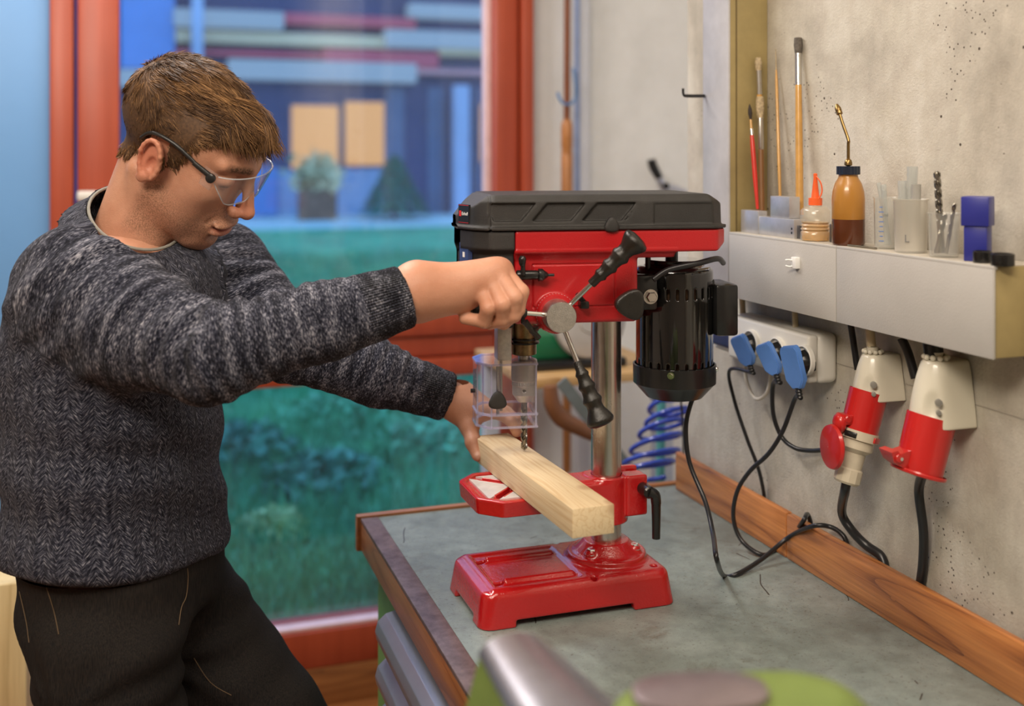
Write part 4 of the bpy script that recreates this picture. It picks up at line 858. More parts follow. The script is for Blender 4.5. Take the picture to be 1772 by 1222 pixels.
tube_in(p1, -.003, -.006, .06, .16, .079, .0034, 'clear glass tube beside the leaning tubes in the blue-marked beaker')
tube_in(p1, .004, .002, .00, .10, .070, .0026, 'short glass tube behind the others in the blue-marked beaker')
tube_in(p2, .004, .006, .0, -.04, .102, .0068, 'wide clear vial sticking highest out of the milky beaker')
tube_in(p2, -.004, .008, .0, .04, .084, .0056, 'second clear vial left of the tallest one in the milky beaker')
tube_in(p2, .002, -.006, .0, -.02, .080, .0058, 'grey capped vial on the right in the milky beaker', plain('vial_grey', (.35, .34, .31), .4))
def bit(p, dx, dy, hx, hy, L, r, label):
    vs, fs = drill((0, 0), L*.35, L, r, .024, lay=40); s = p+Vector((dx, dy, .0045)); d = Vector((hx, hy, 1)).normalized(); M = Matrix.Translation(s) @ Vector((0, 0, 1)).rotation_difference(d).to_matrix().to_4x4()
    vs = [(x, y, L*1.35-z) for x, y, z in vs]; mb = MB(); mb.pyd(vs, fs, M); mb.lathe([(r*.9, 0), (r*.9, L*.37)], s, d, 16); o = mb.out('loose_drill_bit', M_drill, None, 50); tag(o, label, 'drill bit')
bit(p3, .000, .003, .0, .09, .098, .0042, 'long twisted drill bit standing highest in the small beaker')
bit(p3, .002, -.002, .0, -.24, .062, .0024, 'short thin drill bit leaning right in the small beaker')
bit(p3, -.004, .008, .03, -.30, .050, .0030, 'stubby drill bit sunk low in the small beaker')
# ---------------------------------------------------------------- blue telescopic box, caps
M_bluebox = plain('box_blue', (.025, .030, .24), .35, 0, .08, 10)
bp = onT(1692, .905); bb = thing('drill_case', bp, 'dark blue two-part plastic case standing upright at the end of the ledge', 'case', rz=0)
mb = MB(); M_ = Matrix.Translation(bp) @ Matrix.Rotation(.62, 4, 'Z'); mb.box(-.0125, .0125, -.0125, .0125, 0, .040, .0012, M=M_); mb.out('case_base', M_bluebox, bb)
mb = MB(); mb.box(-.0150, .0150, -.0150, .0150, .040, .0735, .0012, M=M_); mb.out('case_lid', M_bluebox, bb)
for px, lb in ((1700, 'small round black cap on the ledge, beside the blue case'), (1735, 'small round black cap at the very end of the ledge')):
    p = onT(px, .8935 if px < 1720 else .8915); k_ = .78 if px < 1720 else .95; mb = MB(); mb.lathe([(.0125*k_, 0), (.0130*k_, .001), (.0130*k_, .0125), (.0115*k_, .0135), (.0105*k_, .0135), (.0105*k_, .004), (.0005, .004)], p, (0, 0, 1), 32, cap=False); o = mb.out('plastic_cap', M_blks, None, 40); tag(o, lb, 'cap')

# ================================================================ sockets and plugs under the trunking
M_sock = plain('socket_white', (.78, .76, .70), .35, 0, .03, 10); M_sockb = plain('socket_beige', (.62, .52, .34), .5)
WX = .9497
ts = P(1275, 600, X=.925); a = P(1283, 600, X=.908); b = P(1452, 600, X=.93)
sy1, sy0 = P(1258, 600, X=.90).y, P(1400, 600, X=.90).y; szc = P(1400, 615, X=.905).z; zA, zB = P(1420, 672, X=.905).z, P(1420, 583, X=.905).z
so = thing('triple_socket', (.93, (sy0+sy1)/2, zA), 'white triple power socket on the concrete wall holding three blue plugs', 'socket')
mb = MB(); mb.box(.915, WX, sy0, sy1, zA, zB, .010, 4); mb.out('socket_body', M_sock, so)
mb = MB(); mb.box(.900, .918, sy0+.002, sy1-.002, zA+.002, zB-.002, .005, 3); mb.out('socket_front', M_sock, so)
w3 = (sy1-sy0-.034)/3; cs = []
for i in range(3):
    cy = P((1296, 1341, 1388)[i], 600, X=.893).y; cs.append(cy); mb = MB(); mb.lathe([(.0215, 0), (.0215, .006), (.0195, .007), (.0180, .003), (.0005, .003)], (.9005, cy, (zA+zB)/2-.001), (-1, 0, 0), 36, cap=False); mb.out('socket_ring', M_sock, so)
M_plugb = plain('plug_blue', (.10, .24, .62), .35, 0, .1, 20)
lbl = ['blue plug in the left opening of the triple socket', 'blue plug in the middle opening of the triple socket', 'blue plug in the right opening of the triple socket, nearest the camera']
plugs = []
for i, cy in enumerate(cs):
    zc = (zA+zB)/2-.002; t_ = thing('power_plug', (.90, cy, zc), lbl[i], 'plug')
    tx = .872; r = .018; mb = MB(); mb.lathe([(.0175, 0), (.0175, .020), (.014, .024)], (.9045, cy, zc), (-1, 0, -.25), 8); mb.out('plug_body', M_blks, t_)
    n = Vector((-1, -.55, -.15)).normalized() if i < 2 else Vector((-1, -.25, -.1)).normalized()
    up = Vector((0, .5, 1)).normalized() if i < 2 else Vector((0, .22, 1)).normalized()
    up = (up-n*up.dot(n)).normalized(); sd = n.cross(up); c0 = Vector((.889, cy, zc))+n*.010-up*.006
    kw = .80 if i < 2 else 1.0; pl_ = [(-.018, .024), (-.014, .031), (.014, .031), (.018, .024), (.018, -.018), (.008, -.031), (-.008, -.031), (-.018, -.018)]
    vs = [c0+sd*u*kw+up*v*kw for u, v in pl_]+[c0+n*.009+sd*u*.92*kw+up*v*.95*kw for u, v in pl_]; mb = MB(); mb.pyd(vs, [list(range(8))[::-1], list(range(8, 16))]+[[k_, (k_+1) % 8, (k_+1) % 8+8, k_+8] for k_ in range(8)])
    bmesh.ops.recalc_face_normals(mb.bm, faces=mb.bm.faces); bmesh.ops.bevel(mb.bm, geom=mb.bm.edges[:], offset=.0012, segments=2, affect='EDGES'); mb.out('plug_cap', M_plugb, t_)
    e = c0-up*.031*kw+n*.004; dn = Vector((0, -.02, -1)); mb = MB(); mb.lathe([((.0052 if k_ % 2 else .0040), k_*.0022) for k_ in range(8)], e+up*.004, -up+dn*.6, 14); mb.out('strain_relief', M_rubber, t_); plugs.append(e-up*.012)
# second outlet partly behind the motor
oy1, oy0 = P(1236, 600, X=.92).y, P(1288, 600, X=.92).y
s2 = thing('single_socket', (.93, (oy0+oy1)/2, 1.17), 'beige single socket half hidden behind the black motor, left of the triple socket', 'socket')
z_, z2_ = P(1262, 600, X=.92).z, P(1262, 545, X=.92).z
mb = MB(); mb.box(.918, WX, oy0, oy1, z_-.01, z2_, .005, 3); mb.out('socket_body', M_sock, s2)
mb = MB(); mb.box(.905, .918, oy0+.006, oy1-.006, z_, z2_-.008, .006, 3); mb.out('socket_lid', plain('lid_navy', (.03, .04, .12), .4), s2)
mb = MB(); mb.box(.912, .920, oy0+.003, oy1-.002, z2_-.010, z2_-.004, .002); mb.out('hinge', M_sock, s2)
# ---------------------------------------------------------------- industrial connectors
M_cee = plain('connector_cream', (.70, .66, .54), .28, 0, .03, 8, coat=.3); M_ceer = plain('connector_red', (.52, .016, .014), .28, 0, .05, 8, coat=.4); M_ceeg = plain('connector_grey', (.58, .52, .40), .35)
def cee(px, pyt, pym, pyb, X, sc, label):
    top = P(px, pyt, X=X); mid = P(px, pym, X=X); bot = P(px, pyb, X=X); t_ = thing('industrial_socket', Vector((top.x, top.y, bot.z)), label, 'socket')
    x, y = top.x, top.y; zt_, zm = top.z, mid.z; h = zt_-zm
    def f(Xa, Y, Z):
        t = np.clip((zt_-Z)/h, 0, 1); prof = .52+.48*np.sin(t*1.5708)**.75; w = .0300*sc*prof; dpt = .034*sc*(.45+.55*t**.7)
        q = np.sqrt(((Y-y)/w)**2+(np.minimum(Xa-(x+.004), 0)/dpt)**2)-1; d = q*.022*sc
        d = smax(d, Z-zt_, .004); d = smax(d, zm-Z, .0015); d = smax(d, Xa-(WX-.0005), .001)
        d = smax(d, np.abs(Y-y)-.031*sc*(.62+.38*t), .003)
        cut = s_ell(Xa, Y, Z, (x-.040*sc, y-.028*sc, (zt_+zm)/2-.008), (.030*sc, .022*sc, .034*sc)); d = smax(d, -cut, .003)
        return d
    sdf_obj('housing', f, (x-.045*sc, y-.042*sc, zm-.004), (WX+.003, y+.042*sc, zt_+.004), .0013, M_cee, t_)
    ax = Vector((-.30, -.0, -1)).normalized() if True else None
    s = Vector((x-.004, y, zm+.010)); L = (zm-bot.z)/.95; rr = .0275*sc
    mb = MB(); mb.lathe([(rr*1.0, 0), (rr*.97, L+.010), (rr*.90, L+.010), (rr*.9, L-.002), (.0005, L-.002)], s, ax, 48, cap=False); mb.out('red_sleeve', M_ceer, t_, 40)
    mb = MB(); mb.lathe([(.0085*sc, 0), (.0085*sc, .010)], (x+.002, y, zt_-.001), (0, 0, 1), 20); mb.out('gland', M_cee, t_)
    mb = MB()
    for k_ in range(10): a = 2*math.pi*k_/10; mb.sphere((x+.002+.0125*sc*math.cos(a), y+.0125*sc*math.sin(a), zt_+.003), .0035*sc, u=8, v=6)
    g_ = mb.out('gland_nut', M_cee, t_); g_['kind'] = 'stuff'
    for dz_, r in ((.0, .0042), (-.012, .0030)):
        q = Vector((x-.016*sc, y-.0285*sc*.93, (zt_+zm)/2-.006+dz_)); nrm = Vector((-.55, -.83, .1)).normalized()
        mb = MB(); mb.lathe([(r, -.006), (r, .0012), (r*.7, .0014)], q, nrm, 14); mb.out('screw', plain('screw_grey', (.30, .29, .26), .4, .4), t_)
    return t_, s, ax, L, rr
cA = cee(1508, 612, 690, 752, .915, .90, 'white and red industrial socket with a plug in it, left of the two')
cB = cee(1617, 622, 735, 812, .912, 1.05, 'white and red industrial socket with closed red flap, right of the two')
# flap and hinge of B
t_, s, ax, L, rr = cB; e = s+ax*(L+.010); fw = Vector((-1, 0, .30)).normalized()
mb = MB(); mb.lathe([(rr*1.10, 0), (rr*1.14, .002), (rr*1.12, .0045), (rr*.7, .0065), (.0005, .0068)], e-ax*.001, ax, 48, cap=False); mb.out('flap', M_ceer, t_, 40)
yv = Vector((0, 1, 0)); hc = e+fw*(rr*1.12)-ax*.010
mb = MB(); mb.cyl(hc+fw*.010-yv*.014, hc+fw*.010+yv*.014, .0055, 18, ch=.001); 
mb.pyd(*(lambda A, B: ([*A, *B], [(3, 2, 1, 0), (4, 5, 6, 7), (0, 1, 5, 4), (1, 2, 6, 5), (2, 3, 7, 6), (3, 0, 4, 7)]))([hc-fw*.006-yv*.011-ax*.012, hc+fw*.012-yv*.011-ax*.003, hc+fw*.012-yv*.011+ax*.004, hc-fw*.006-yv*.011+ax*.010], [hc-fw*.006+yv*.011-ax*.012, hc+fw*.012+yv*.011-ax*.003, hc+fw*.012+yv*.011+ax*.004, hc-fw*.006+yv*.011+ax*.010])); mb.out('hinge', M_ceer, t_)
mb = MB(); q = hc+fw*.014+ax*.002; mb.pyd(*(lambda A, B: ([*A, *B], [(3, 2, 1, 0), (4, 5, 6, 7), (0, 1, 5, 4), (1, 2, 6, 5), (2, 3, 7, 6), (3, 0, 4, 7)]))([q-yv*.012-ax*.010, q-yv*.012+fw*.008-ax*.006, q-yv*.010+ax*.004, e-yv*.012+ax*.006+fw*.012], [q+yv*.012-ax*.010, q+yv*.012+fw*.008-ax*.006, q+yv*.010+ax*.004, e+yv*.012+ax*.006+fw*.012])); mb.out('flap_lever', M_ceer, t_)
mb = MB(); mb.cyl(hc+fw*.008-yv*.0150, hc+fw*.008-yv*.0125, .0022, 10); mb.out('hinge_pin', M_chrome, t_)
# plug in A, with open flap
t_, s, ax, L, rr = cA; e = s+ax*(L+.008)
pgd = thing('industrial_plug', e, 'beige industrial plug hanging in the left red socket with black cable', 'plug')
mb = MB(); mb.lathe([(rr*.86, -.006), (rr*1.02, -.0055), (rr*1.04, .006), (rr*.90, .0065), (rr*.90, .018), (rr*.72, .022), (rr*.62, .024), (rr*.60, .044), (rr*.66, .046)], e, ax, 48); mb.out('plug_body', M_ceeg, pgd, 35)
mb = MB(); mb.lathe([(rr*.70, .046), (rr*.70, .062), (rr*.60, .065), (.009, .0655)], e, ax, 12); mb.out('gland_nut', M_ceeg, pgd, 25)
for a_ in (-150, -60):
    d_ = (Vector((math.cos(math.radians(a_)), math.sin(math.radians(a_)), 0))); d_ = (d_-ax*d_.dot(ax)).normalized(); q = e+ax*.001+d_*(rr*1.04); tt = ax.cross(d_)
    mb = MB(); M_ = Matrix.Translation(q) @ Matrix((tt, ax, d_)).transposed().to_4x4(); mb.box(-.008, .008, -.0035, .0035, -.001, .0012, .0004, M=M_); mb.out('bayonet_slot', M_ceer if a_ == -60 else M_blks, pgd)
fo = e+fw*(rr*1.16)-ax*.002; nf = Vector((-1, .12, .05)).normalized()
mb = MB(); mb.lathe([(rr*1.12, 0), (rr*1.17, .002), (rr*1.12, .006), (rr*.6, .0085), (.0005, .009)], fo+fw*.006+ax*.026-nf*.003, nf, 40, cap=False); mb.sphere(fo+fw*.004-ax*.006, .010, (.8, 1.1, 1.3)); mb.out('open_flap', M_ceer, t_, 40)
mb = MB(); mb.cyl(fo-ax*.014-yv*.012, fo-ax*.014+yv*.012, .005, 16, ch=.001); mb.box(fo.x-.001, fo.x+.014, fo.y-.011, fo.y+.011, fo.z+.006, fo.z+.018, .002); mb.out('hinge', M_ceer, t_)

# ================================================================ cables
def cable(name, pts, r, label, mat=M_rubber, seg=10, sub=8, cat='cable'):
    mb = MB(); mb.tube(pts, r, seg, sub); o = mb.out(name, mat, None, 180); return tag(o, label, cat)
pe = e+ax*.064; zb = BZ+.069
cable('heavy_cable', [pe-ax*.012, pe+Vector((-.002, 0, -.010)), P(1457, 888, X=.912), P(1474, 918, X=.924), P(1498, 943, X=.936), P(1524, 962, X=.9438), P(1532, 985, X=.9438)], .0062, 'thick black cable dropping from the beige industrial plug')
eB = cB[1]+cB[2]*(cB[3]+.012)
cable('heavy_cable', [eB+Vector((.008, 0, 0)), P(1590, 850, X=.925), P(1598, 920, X=.935), P(1597, 975, X=.9420), P(1593, 1010, X=.9436), P(1592, 1040, X=.9436)], .0060, 'thick black cable dropping from the closed red socket')
cable('heavy_cable', [P(1472, 560, X=.935), P(1478, 600, X=.938), P(1484, 640, X=.940)], .0045, 'black cable from the trunking down behind the left red socket')
cable('heavy_cable', [P(1560, 585, X=.930), P(1572, 612, X=.935), P(1584, 655, X=.938)], .0058, 'black cable from the trunking down behind the right red socket')
cable('conduit', [P(1505, 568, X=.918), P(1508, 600, X=.918), cA[0].location*1+Vector((.002, 0, P(1508, 612, X=.915).z-cA[0].location.z+.006))], .0062, 'beige conduit pipe entering the top of the left red socket', M_sockb, cat='pipe')
cable('conduit', [P(1613, 588, X=.914), P(1617, 622, X=.914)], .0120, 'short corrugated black conduit entering the right red socket', M_blks, cat='pipe')
cable('conduit', [P(1375, 535, X=.925), P(1377, 572, X=.925)], .0045, 'short beige conduit pipe above the triple socket', M_sockb, cat='pipe')
cable('conduit', [P(1284, 515, X=.930), P(1286, 548, X=.930)], .0050, 'short beige conduit pipe above the single socket', M_sockb, cat='pipe')
M_wcab = plain('cable_white', (.62, .58, .50), .5)
cable('white_cable', [P(1289, 620, X=.925), P(1292, 660, X=.925), P(1308, 690, X=.925), P(1328, 678, X=.925), P(1334, 640, X=.925)], .0028, 'pale grey cable looping below the blue plugs', M_wcab)
cable('plug_cable', [plugs[0], P(1263, 640, X=.905), P(1270, 690, X=.915), P(1293, 760, X=.925), P(1312, 810, X=.935), P(1322, 856, X=.9440), P(1324, 890, X=.9440)], .0030, 'thin black cable from the left blue plug down behind the plank')
cable('plug_cable', [plugs[1], P(1338, 665, X=.905), P(1338, 715, X=.915), P(1352, 755, X=.925), P(1375, 775, X=.932), P(1402, 780, X=.940), P(1432, 778, X=.946)], .0034, 'black cable from the middle blue plug curving right to the wall')
cable('plug_cable', [plugs[2], P(1376, 690, X=.895), P(1355, 745, X=.895), P(1330, 785, X=.89), P(1298, 815, X=.88), P(1276, 850, X=.872), P(1269, 895, Z=BZ+.05), P(1283, 935, Z=BZ+.018), P(1318, 960, Z=BZ+.0035), P(1345, 950, Z=BZ+.004), P(1372, 925, Z=BZ+.030), P(1390, 902, X=.917), P(1397, 890, X=.936), P(1403, 905, X=.9440)], .0034, 'black cable from the right blue plug sweeping down onto the bench', seg=12)
mcap = P(1204, 682, d=1.60)
cable('motor_cable', [mcap, P(1195, 700, d=1.60), P(1187, 740, d=1.60), P(1193, 800, d=1.60), P(1221, 870, d=1.57), P(1234, 925, d=1.52), P(1240, 975, d=1.42)+Vector((0, 0, .006)), P(1252, 996, Z=BZ+.0036), P(1275, 994, Z=BZ+.0036), P(1318, 968, Z=BZ+.0105), P(1365, 930, Z=BZ+.035), P(1405, 911, X=.915), P(1437, 912, X=.934), P(1460, 928, X=.9430), P(1466, 950, X=.9440)], .0034, 'black motor cable hanging from the drill press and looping on the bench', seg=12)
# ================================================================ things behind the bench
M_poledk = plain('pole_brown', (.20, .06, .02), .35); M_polelt = plain('pole_orange', (.42, .17, .05), .35, 0, .15, 40); M_hook = plain('hook_blue', (.12, .26, .52), .4)
YW = 2.93
pole = thing('tool_handle', P(981, 818, Y=YW), 'long turned brown wooden tool handle hanging on a blue hook right of the window', 'handle')
a, b, c_, d_ = P(982, -80, Y=YW), P(981, 206, Y=YW), P(979, 340, Y=YW), P(983, 818, Y=YW)
mb = MB(); mb.tube([b-Vector((0, 0, .01)), a], .0095, 16); mb.out('upper_shaft', M_poledk, pole)
mb = MB(); L = b.z-d_.z; mb.lathe([(.010, 0), (.012, .01), (.012, L*.60), (.016, L*.68), (.0165, L-.105), (.0145, L-.100), (.0165, L-.095), (.0145, L-.088), (.0165, L-.080), (.0165, L-.02), (.012, L-.004), (.008, L)], Vector((b.x, YW, d_.z)), (0, 0, 1), 24); mb.out('grip_turning', M_polelt, pole)
hk = thing('wall_hook', P(999, 120, Y=2.985), 'blue bent wall hook on a thin blue strip holding the tool handle', 'hook')
mb = MB(); mb.box(P(996, 0, Y=2.985).x, P(1002, 0, Y=2.985).x, 2.978, 2.9995, 1.30, 2.7, .001); mb.out('rail', plain('rail_blue', (.28, .36, .58), .45), hk)
mb = MB(); mb.tube([P(992, 118, Y=2.975), P(997, 160, Y=2.95), P(990, 178, Y=2.90), P(978, 180, Y=2.885), P(969, 172, Y=2.885), P(965, 160, Y=2.885)], .0042, 10, 5); mb.out('hook', M_hook, hk)
mb = MB(); mb.tube([P(1219, 166, Y=1.600), P(1190, 166, Y=1.600), P(1183, 164, Y=1.600), P(1182, 153, Y=1.600)], [.0028, .0028, .002, .002], 10, 3); o = mb.out('peg_hook', M_blks); tag(o, 'small black L-shaped hook sticking out left of the vertical trunking', 'hook')
M_mach_ch = plain('dull_chrome', (.62, .64, .72), .28, 1, .1, 60)
pl = thing('locking_pliers', P(1150, 320, Y=2.97), 'chrome pliers with black grip hanging on the far wall above the drill press', 'pliers')
mb = MB(); mb.tube([P(1127, 276, Y=2.965), P(1131, 290, Y=2.965), P(1141, 308, Y=2.965)], [.013, .014, .012], 14, 3); mb.out('grip', M_blks, pl)
mb = MB(); mb.tube([P(1139, 304, Y=2.965), P(1150, 330, Y=2.965), P(1160, 352, Y=2.965)], [.012, .012, .010], 12, 2); mb.out('handle', M_mach_ch, pl)
mb = MB(); mb.tube([P(1150, 322, Y=2.955), P(1170, 326, Y=2.955), P(1190, 334, Y=2.955)], [.011, .009, .007], 12, 2); mb.out('jaw', M_mach_ch, pl)
mb = MB(); mb.cyl(P(1153, 322, Y=2.94), P(1153, 322, Y=3.018), .010, 16); mb.out('pivot', M_blks, pl)
# shelf with a grinder
YS = 2.35; za, zb_ = P(1000, 668, Y=YS).z, P(1000, 651, Y=YS).z
sh = thing('side_table', (P(1010, 0, Y=YS+.2).x, YS+.2, 0), 'wooden side table with a grinding machine on it, behind the column', 'table')
xa, xb = P(914, 0, Y=YS).x, P(1175, 0, Y=YS).x
mb = MB(); mb.box(xa, xb, YS, YS+.42, za, zb_, .003); mb.out('table_top', wood('shelf_wood', (.30, .15, .05), (.50, .30, .12), (.62, .40, .18), 0, 10, .5, False), sh)
for x_, y_ in ((xa+.03, YS+.38), (xb-.03, YS+.03), (xb-.03, YS+.38)):
    mb = MB(); mb.box(x_-.02, x_+.02, y_-.02, y_+.02, 0, za, .002); mb.out('leg', plain('leg_grey', (.45, .48, .56), .5), sh)
gr = thing('disc_grinder', (P(1000, 0, Y=2.45).x, 2.45, zb_), 'green and grey disc grinding machine on the side table, mostly behind the drill press', 'grinder')
mb = MB(); mb.box(P(925, 0, Y=2.42).x, P(1085, 0, Y=2.42).x, 2.42, 2.66, zb_, zb_+.022, .004); mb.out('foot_plate', M_blks, gr)
mb = MB(); mb.box(P(928, 0, Y=2.44).x, P(1040, 0, Y=2.44).x, 2.45, 2.64, zb_+.022, zb_+.082, .008); mb.out('housing', plain('machine_green', (.01, .13, .05), .35), gr)
gc = P(1022, 555, Y=2.42); mb = MB(); mb.lathe([(.085, -.05), (.088, -.048), (.088, -.003), (.084, 0), (.030, 0), (.028, .006), (.001, .006)], gc, (0, -1, 0), 56); mb.out('grinding_disc', plain('disc_grey', (.50, .48, .46), .6, 0, .08, 20), gr)
mb = MB(); mb.lathe([(.093, 0), (.093, .006), (.089, .007), (.089, 0)], gc+Vector((0, .012, 0)), (0, -1, 0), 56, cap=False); mb.out('disc_rim', plain('rim_dark', (.20, .19, .18), .5), gr)
# curved wooden piece and grey strut under the side table
cw = thing('bentwood_arm', P(975, 720, Y=2.30), 'curved dark brown wooden arm leaning under the side table', 'wood piece')
mb = MB(); mb.tube([P(952, 668, Y=2.31), P(956, 700, Y=2.31), P(972, 724, Y=2.31), P(1004, 742, Y=2.31), P(1035, 760, Y=2.31)], [.016, .019, .020, .017, .010], 16, 5); mb.out('arm', plain('bentwood', (.22, .09, .04), .4), cw)
stt = thing('angle_strut', P(1090, 835, Y=2.32), 'grey flat metal strut slanting under the side table behind the column', 'strut')
p0, p1 = P(972, 660, Y=2.33), P(1125, 860, Y=2.33); n_ = Vector((p1.z-p0.z, 0, -(p1.x-p0.x))).normalized()*.014
mb = MB(); mb.pyd([p0-n_, p1-n_, p1+n_, p0+n_]+[v+Vector((0, .006, 0)) for v in (p0-n_, p1-n_, p1+n_, p0+n_)], [(0, 1, 2, 3), (7, 6, 5, 4), (0, 4, 5, 1), (1, 5, 6, 2), (2, 6, 7, 3), (3, 7, 4, 0)]); mb.out('strut', plain('strut_grey', (.22, .25, .24), .5, .4), stt)
# coiled air hose
M_hose = plain('hose_blue', (.035, .08, .52), .2, 0, .12, 20, coat=.4)
A, B = P(1112, 830, Y=1.98), P(1186, 640, Y=2.06); pts = []; nT = 8.2
ax = (B-A).normalized(); u_ = Vector((1, .1, 0)); u_ = (u_-ax*u_.dot(ax)).normalized(); v_ = ax.cross(u_)
for i in range(int(nT*22)):
    t_ = i/(nT*22); w_ = 2*math.pi*nT*t_; r = .048+.006*math.sin(t_*9); c = A+(B-A)*t_
    pts.append(c+Vector((math.cos(w_)*r, math.sin(w_)*r*.95, math.sin(w_)*-.024+math.sin(w_*.37)*.003)))
pts += [P(1200, 610, Y=2.15), P(1200, 560, Y=2.5), P(1198, 540, Y=3.015)]; mb = MB(); mb.tube(pts, .0050, 8); o = mb.out('air_hose', M_hose, None, 180); tag(o, 'coiled bright blue air hose hanging behind the bench, right of the column', 'hose')
mb = MB(); mb.tube([Vector((P(1142, 860, Y=2.16).x, 2.16, 0)), P(1142, 860, Y=2.16), P(1146, 600, Y=2.16)], .010, 10); o = mb.out('teal_pipe', plain('pipe_teal', (.10, .38, .38), .5)); tag(o, 'thin teal pipe standing behind the blue hose', 'pipe')
mb = MB(); mb.tube([P(1178, 690, Y=1.86), P(1182, 740, Y=1.86), P(1184, 800, Y=1.86), P(1192, 842, Y=1.86)], .0022, 8, 4); o = mb.out('thin_cable', M_rubber); tag(o, 'very thin black cable hanging between the blue hose and the plank end', 'cable')

# ================================================================ bench vice in the foreground (out of focus)
M_vg = plain('vice_green', (.145, .205, .048), .38, 0, .12, 14); M_vs = plain('vice_steel', (.42, .42, .47), .26, .85, .12, 20)
vx = P(960, 1150, Z=1.11); vc = thing('bench_vice', (vx.x, vx.y, BZ), 'blurred green bench vice with polished steel top in the foreground', 'vice')
fa, fb = P(885, 1092, Z=1.112), P(992, 1215, Z=1.112); axd = (fb-fa); axd.z = 0; Lv = axd.length; axd.normalize(); sdv = Vector((axd.y, -axd.x, 0)) if axd.cross(Vector((axd.y, -axd.x, 0))).z > 0 else Vector((-axd.y, axd.x, 0))
M_ = Matrix.Translation(fa) @ Matrix((sdv, axd, Vector((0, 0, 1)))).transposed().to_4x4()
def arch(w, h, th, n=12):
    o_ = [(w*math.cos(math.pi*i/n), h*math.sin(math.pi*i/n)) for i in range(n+1)]; i_ = [((w-th)*math.cos(math.pi*i/n), (h-th)*math.sin(math.pi*i/n)) for i in range(n, -1, -1)]
    return o_+i_
mb = MB(); pr = arch(.037, .013, .006); vs = [(x*s_, y, z-.015) for y, s_ in ((0, .75), (Lv+.05, 1.2)) for x, z in pr]; n = len(pr)
mb.pyd(vs, [list(range(n))[::-1], list(range(n, 2*n))]+[[i, (i+1) % n, (i+1) % n+n, i+n] for i in range(n)], M_); mb.out('steel_slide', M_vs, vc, 35)
mb = MB()
def hexa(mb, top, bot, M=None):
    mb.pyd(list(top)+list(bot), [(0, 1, 2, 3), (7, 6, 5, 4), (0, 4, 5, 1), (1, 5, 6, 2), (2, 6, 7, 3), (3, 7, 4, 0)], M)
zb_v = BZ-1.112
hexa(mb, [(-.025, -.002, -.014), (.025, -.002, -.014), (.038, Lv+.03, -.016), (-.038, Lv+.03, -.016)], [(-.050, -.010, -.11), (.055, -.010, -.11), (.080, Lv+.02, -.11), (-.070, Lv+.02, -.11)], M_); mb.out('fixed_body', M_vg, vc, 30)
mb = MB(); hexa(mb, [(-.035, .0, -.11), (.035, .0, -.11), (.045, Lv, -.11), (-.045, Lv, -.11)], [(-.06, -.01, zb_v+.001), (.06, -.01, zb_v+.001), (.07, Lv, zb_v+.001), (-.07, Lv, zb_v+.001)], M_); mb.out('base_column', M_vg, vc)
av = P(1212, 1192, d=.735); 
def f_anv(X, Y, Z):
    d = s_ell(X, Y, Z, (av.x+.035, av.y-.01, av.z-.045), (.095, .055, .052)); d = smin(d, s_ell(X, Y, Z, (av.x-.015, av.y, av.z-.03), (.05, .045, .034)), .03)
    d = smin(d, s_box(X, Y, Z, (av.x-.06, av.y-.05, av.z-.19), (av.x+.09, av.y+.02, av.z-.07), .012), .02); return smax(d, Z-(av.z-.006), .006)
sdf_obj('moving_jaw', f_anv, (av.x-.10, av.y-.09, av.z-.20), (av.x+.16, av.y+.07, av.z+.002), .004, M_vg, vc)
mb = MB(); n = 36; rim = [(.046*math.copysign(abs(math.cos(2*math.pi*i/n))**.8, math.cos(2*math.pi*i/n)), .026*math.copysign(abs(math.sin(2*math.pi*i/n))**.8, math.sin(2*math.pi*i/n))) for i in range(n)]
M2 = Matrix.Translation(av+Vector((0, 0, -.004))) @ Matrix.Rotation(-YAW+.10, 4, 'Z'); mb.prism(rim, -.008, .004, 'z', .0015, M=M2); mb.out('anvil_plate', plain('anvil_steel', (.30, .25, .27), .35, .7, .1, 30), vc, 30)
# ================================================================ the man
def rotm(az, pitch, roll):
    a, p, r = map(math.radians, (az, pitch, roll))
    Rz = np.array([[math.cos(a), -math.sin(a), 0], [math.sin(a), math.cos(a), 0], [0, 0, 1]]); Ry = np.array([[math.cos(p), 0, math.sin(p)], [0, 1, 0], [-math.sin(p), 0, math.cos(p)]])
    Rx = np.array([[1, 0, 0], [0, math.cos(r), -math.sin(r)], [0, math.sin(r), math.cos(r)]]); return Rz @ Ry @ Rx
HR = rotm(-26, 34, 13); HO = np.array(P(315, 260, d=1.5))
def h2w(v): return np.asarray(v) @ HR.T+HO
def w2h(v): return (np.asarray(v)-HO) @ HR
man = thing('person', (P(200, 1000, d=1.5).x, P(200, 1000, d=1.5).y, 0), 'man in a heathered dark knit sweater and jeans leaning over the drill press', 'person')
NB = np.array(P(226, 412, d=1.515)); NBl = w2h(NB)
def sm(*d, k=.01):
    r = d[0]
    for x in d[1:]: r = smin(r, x, k)
    return r
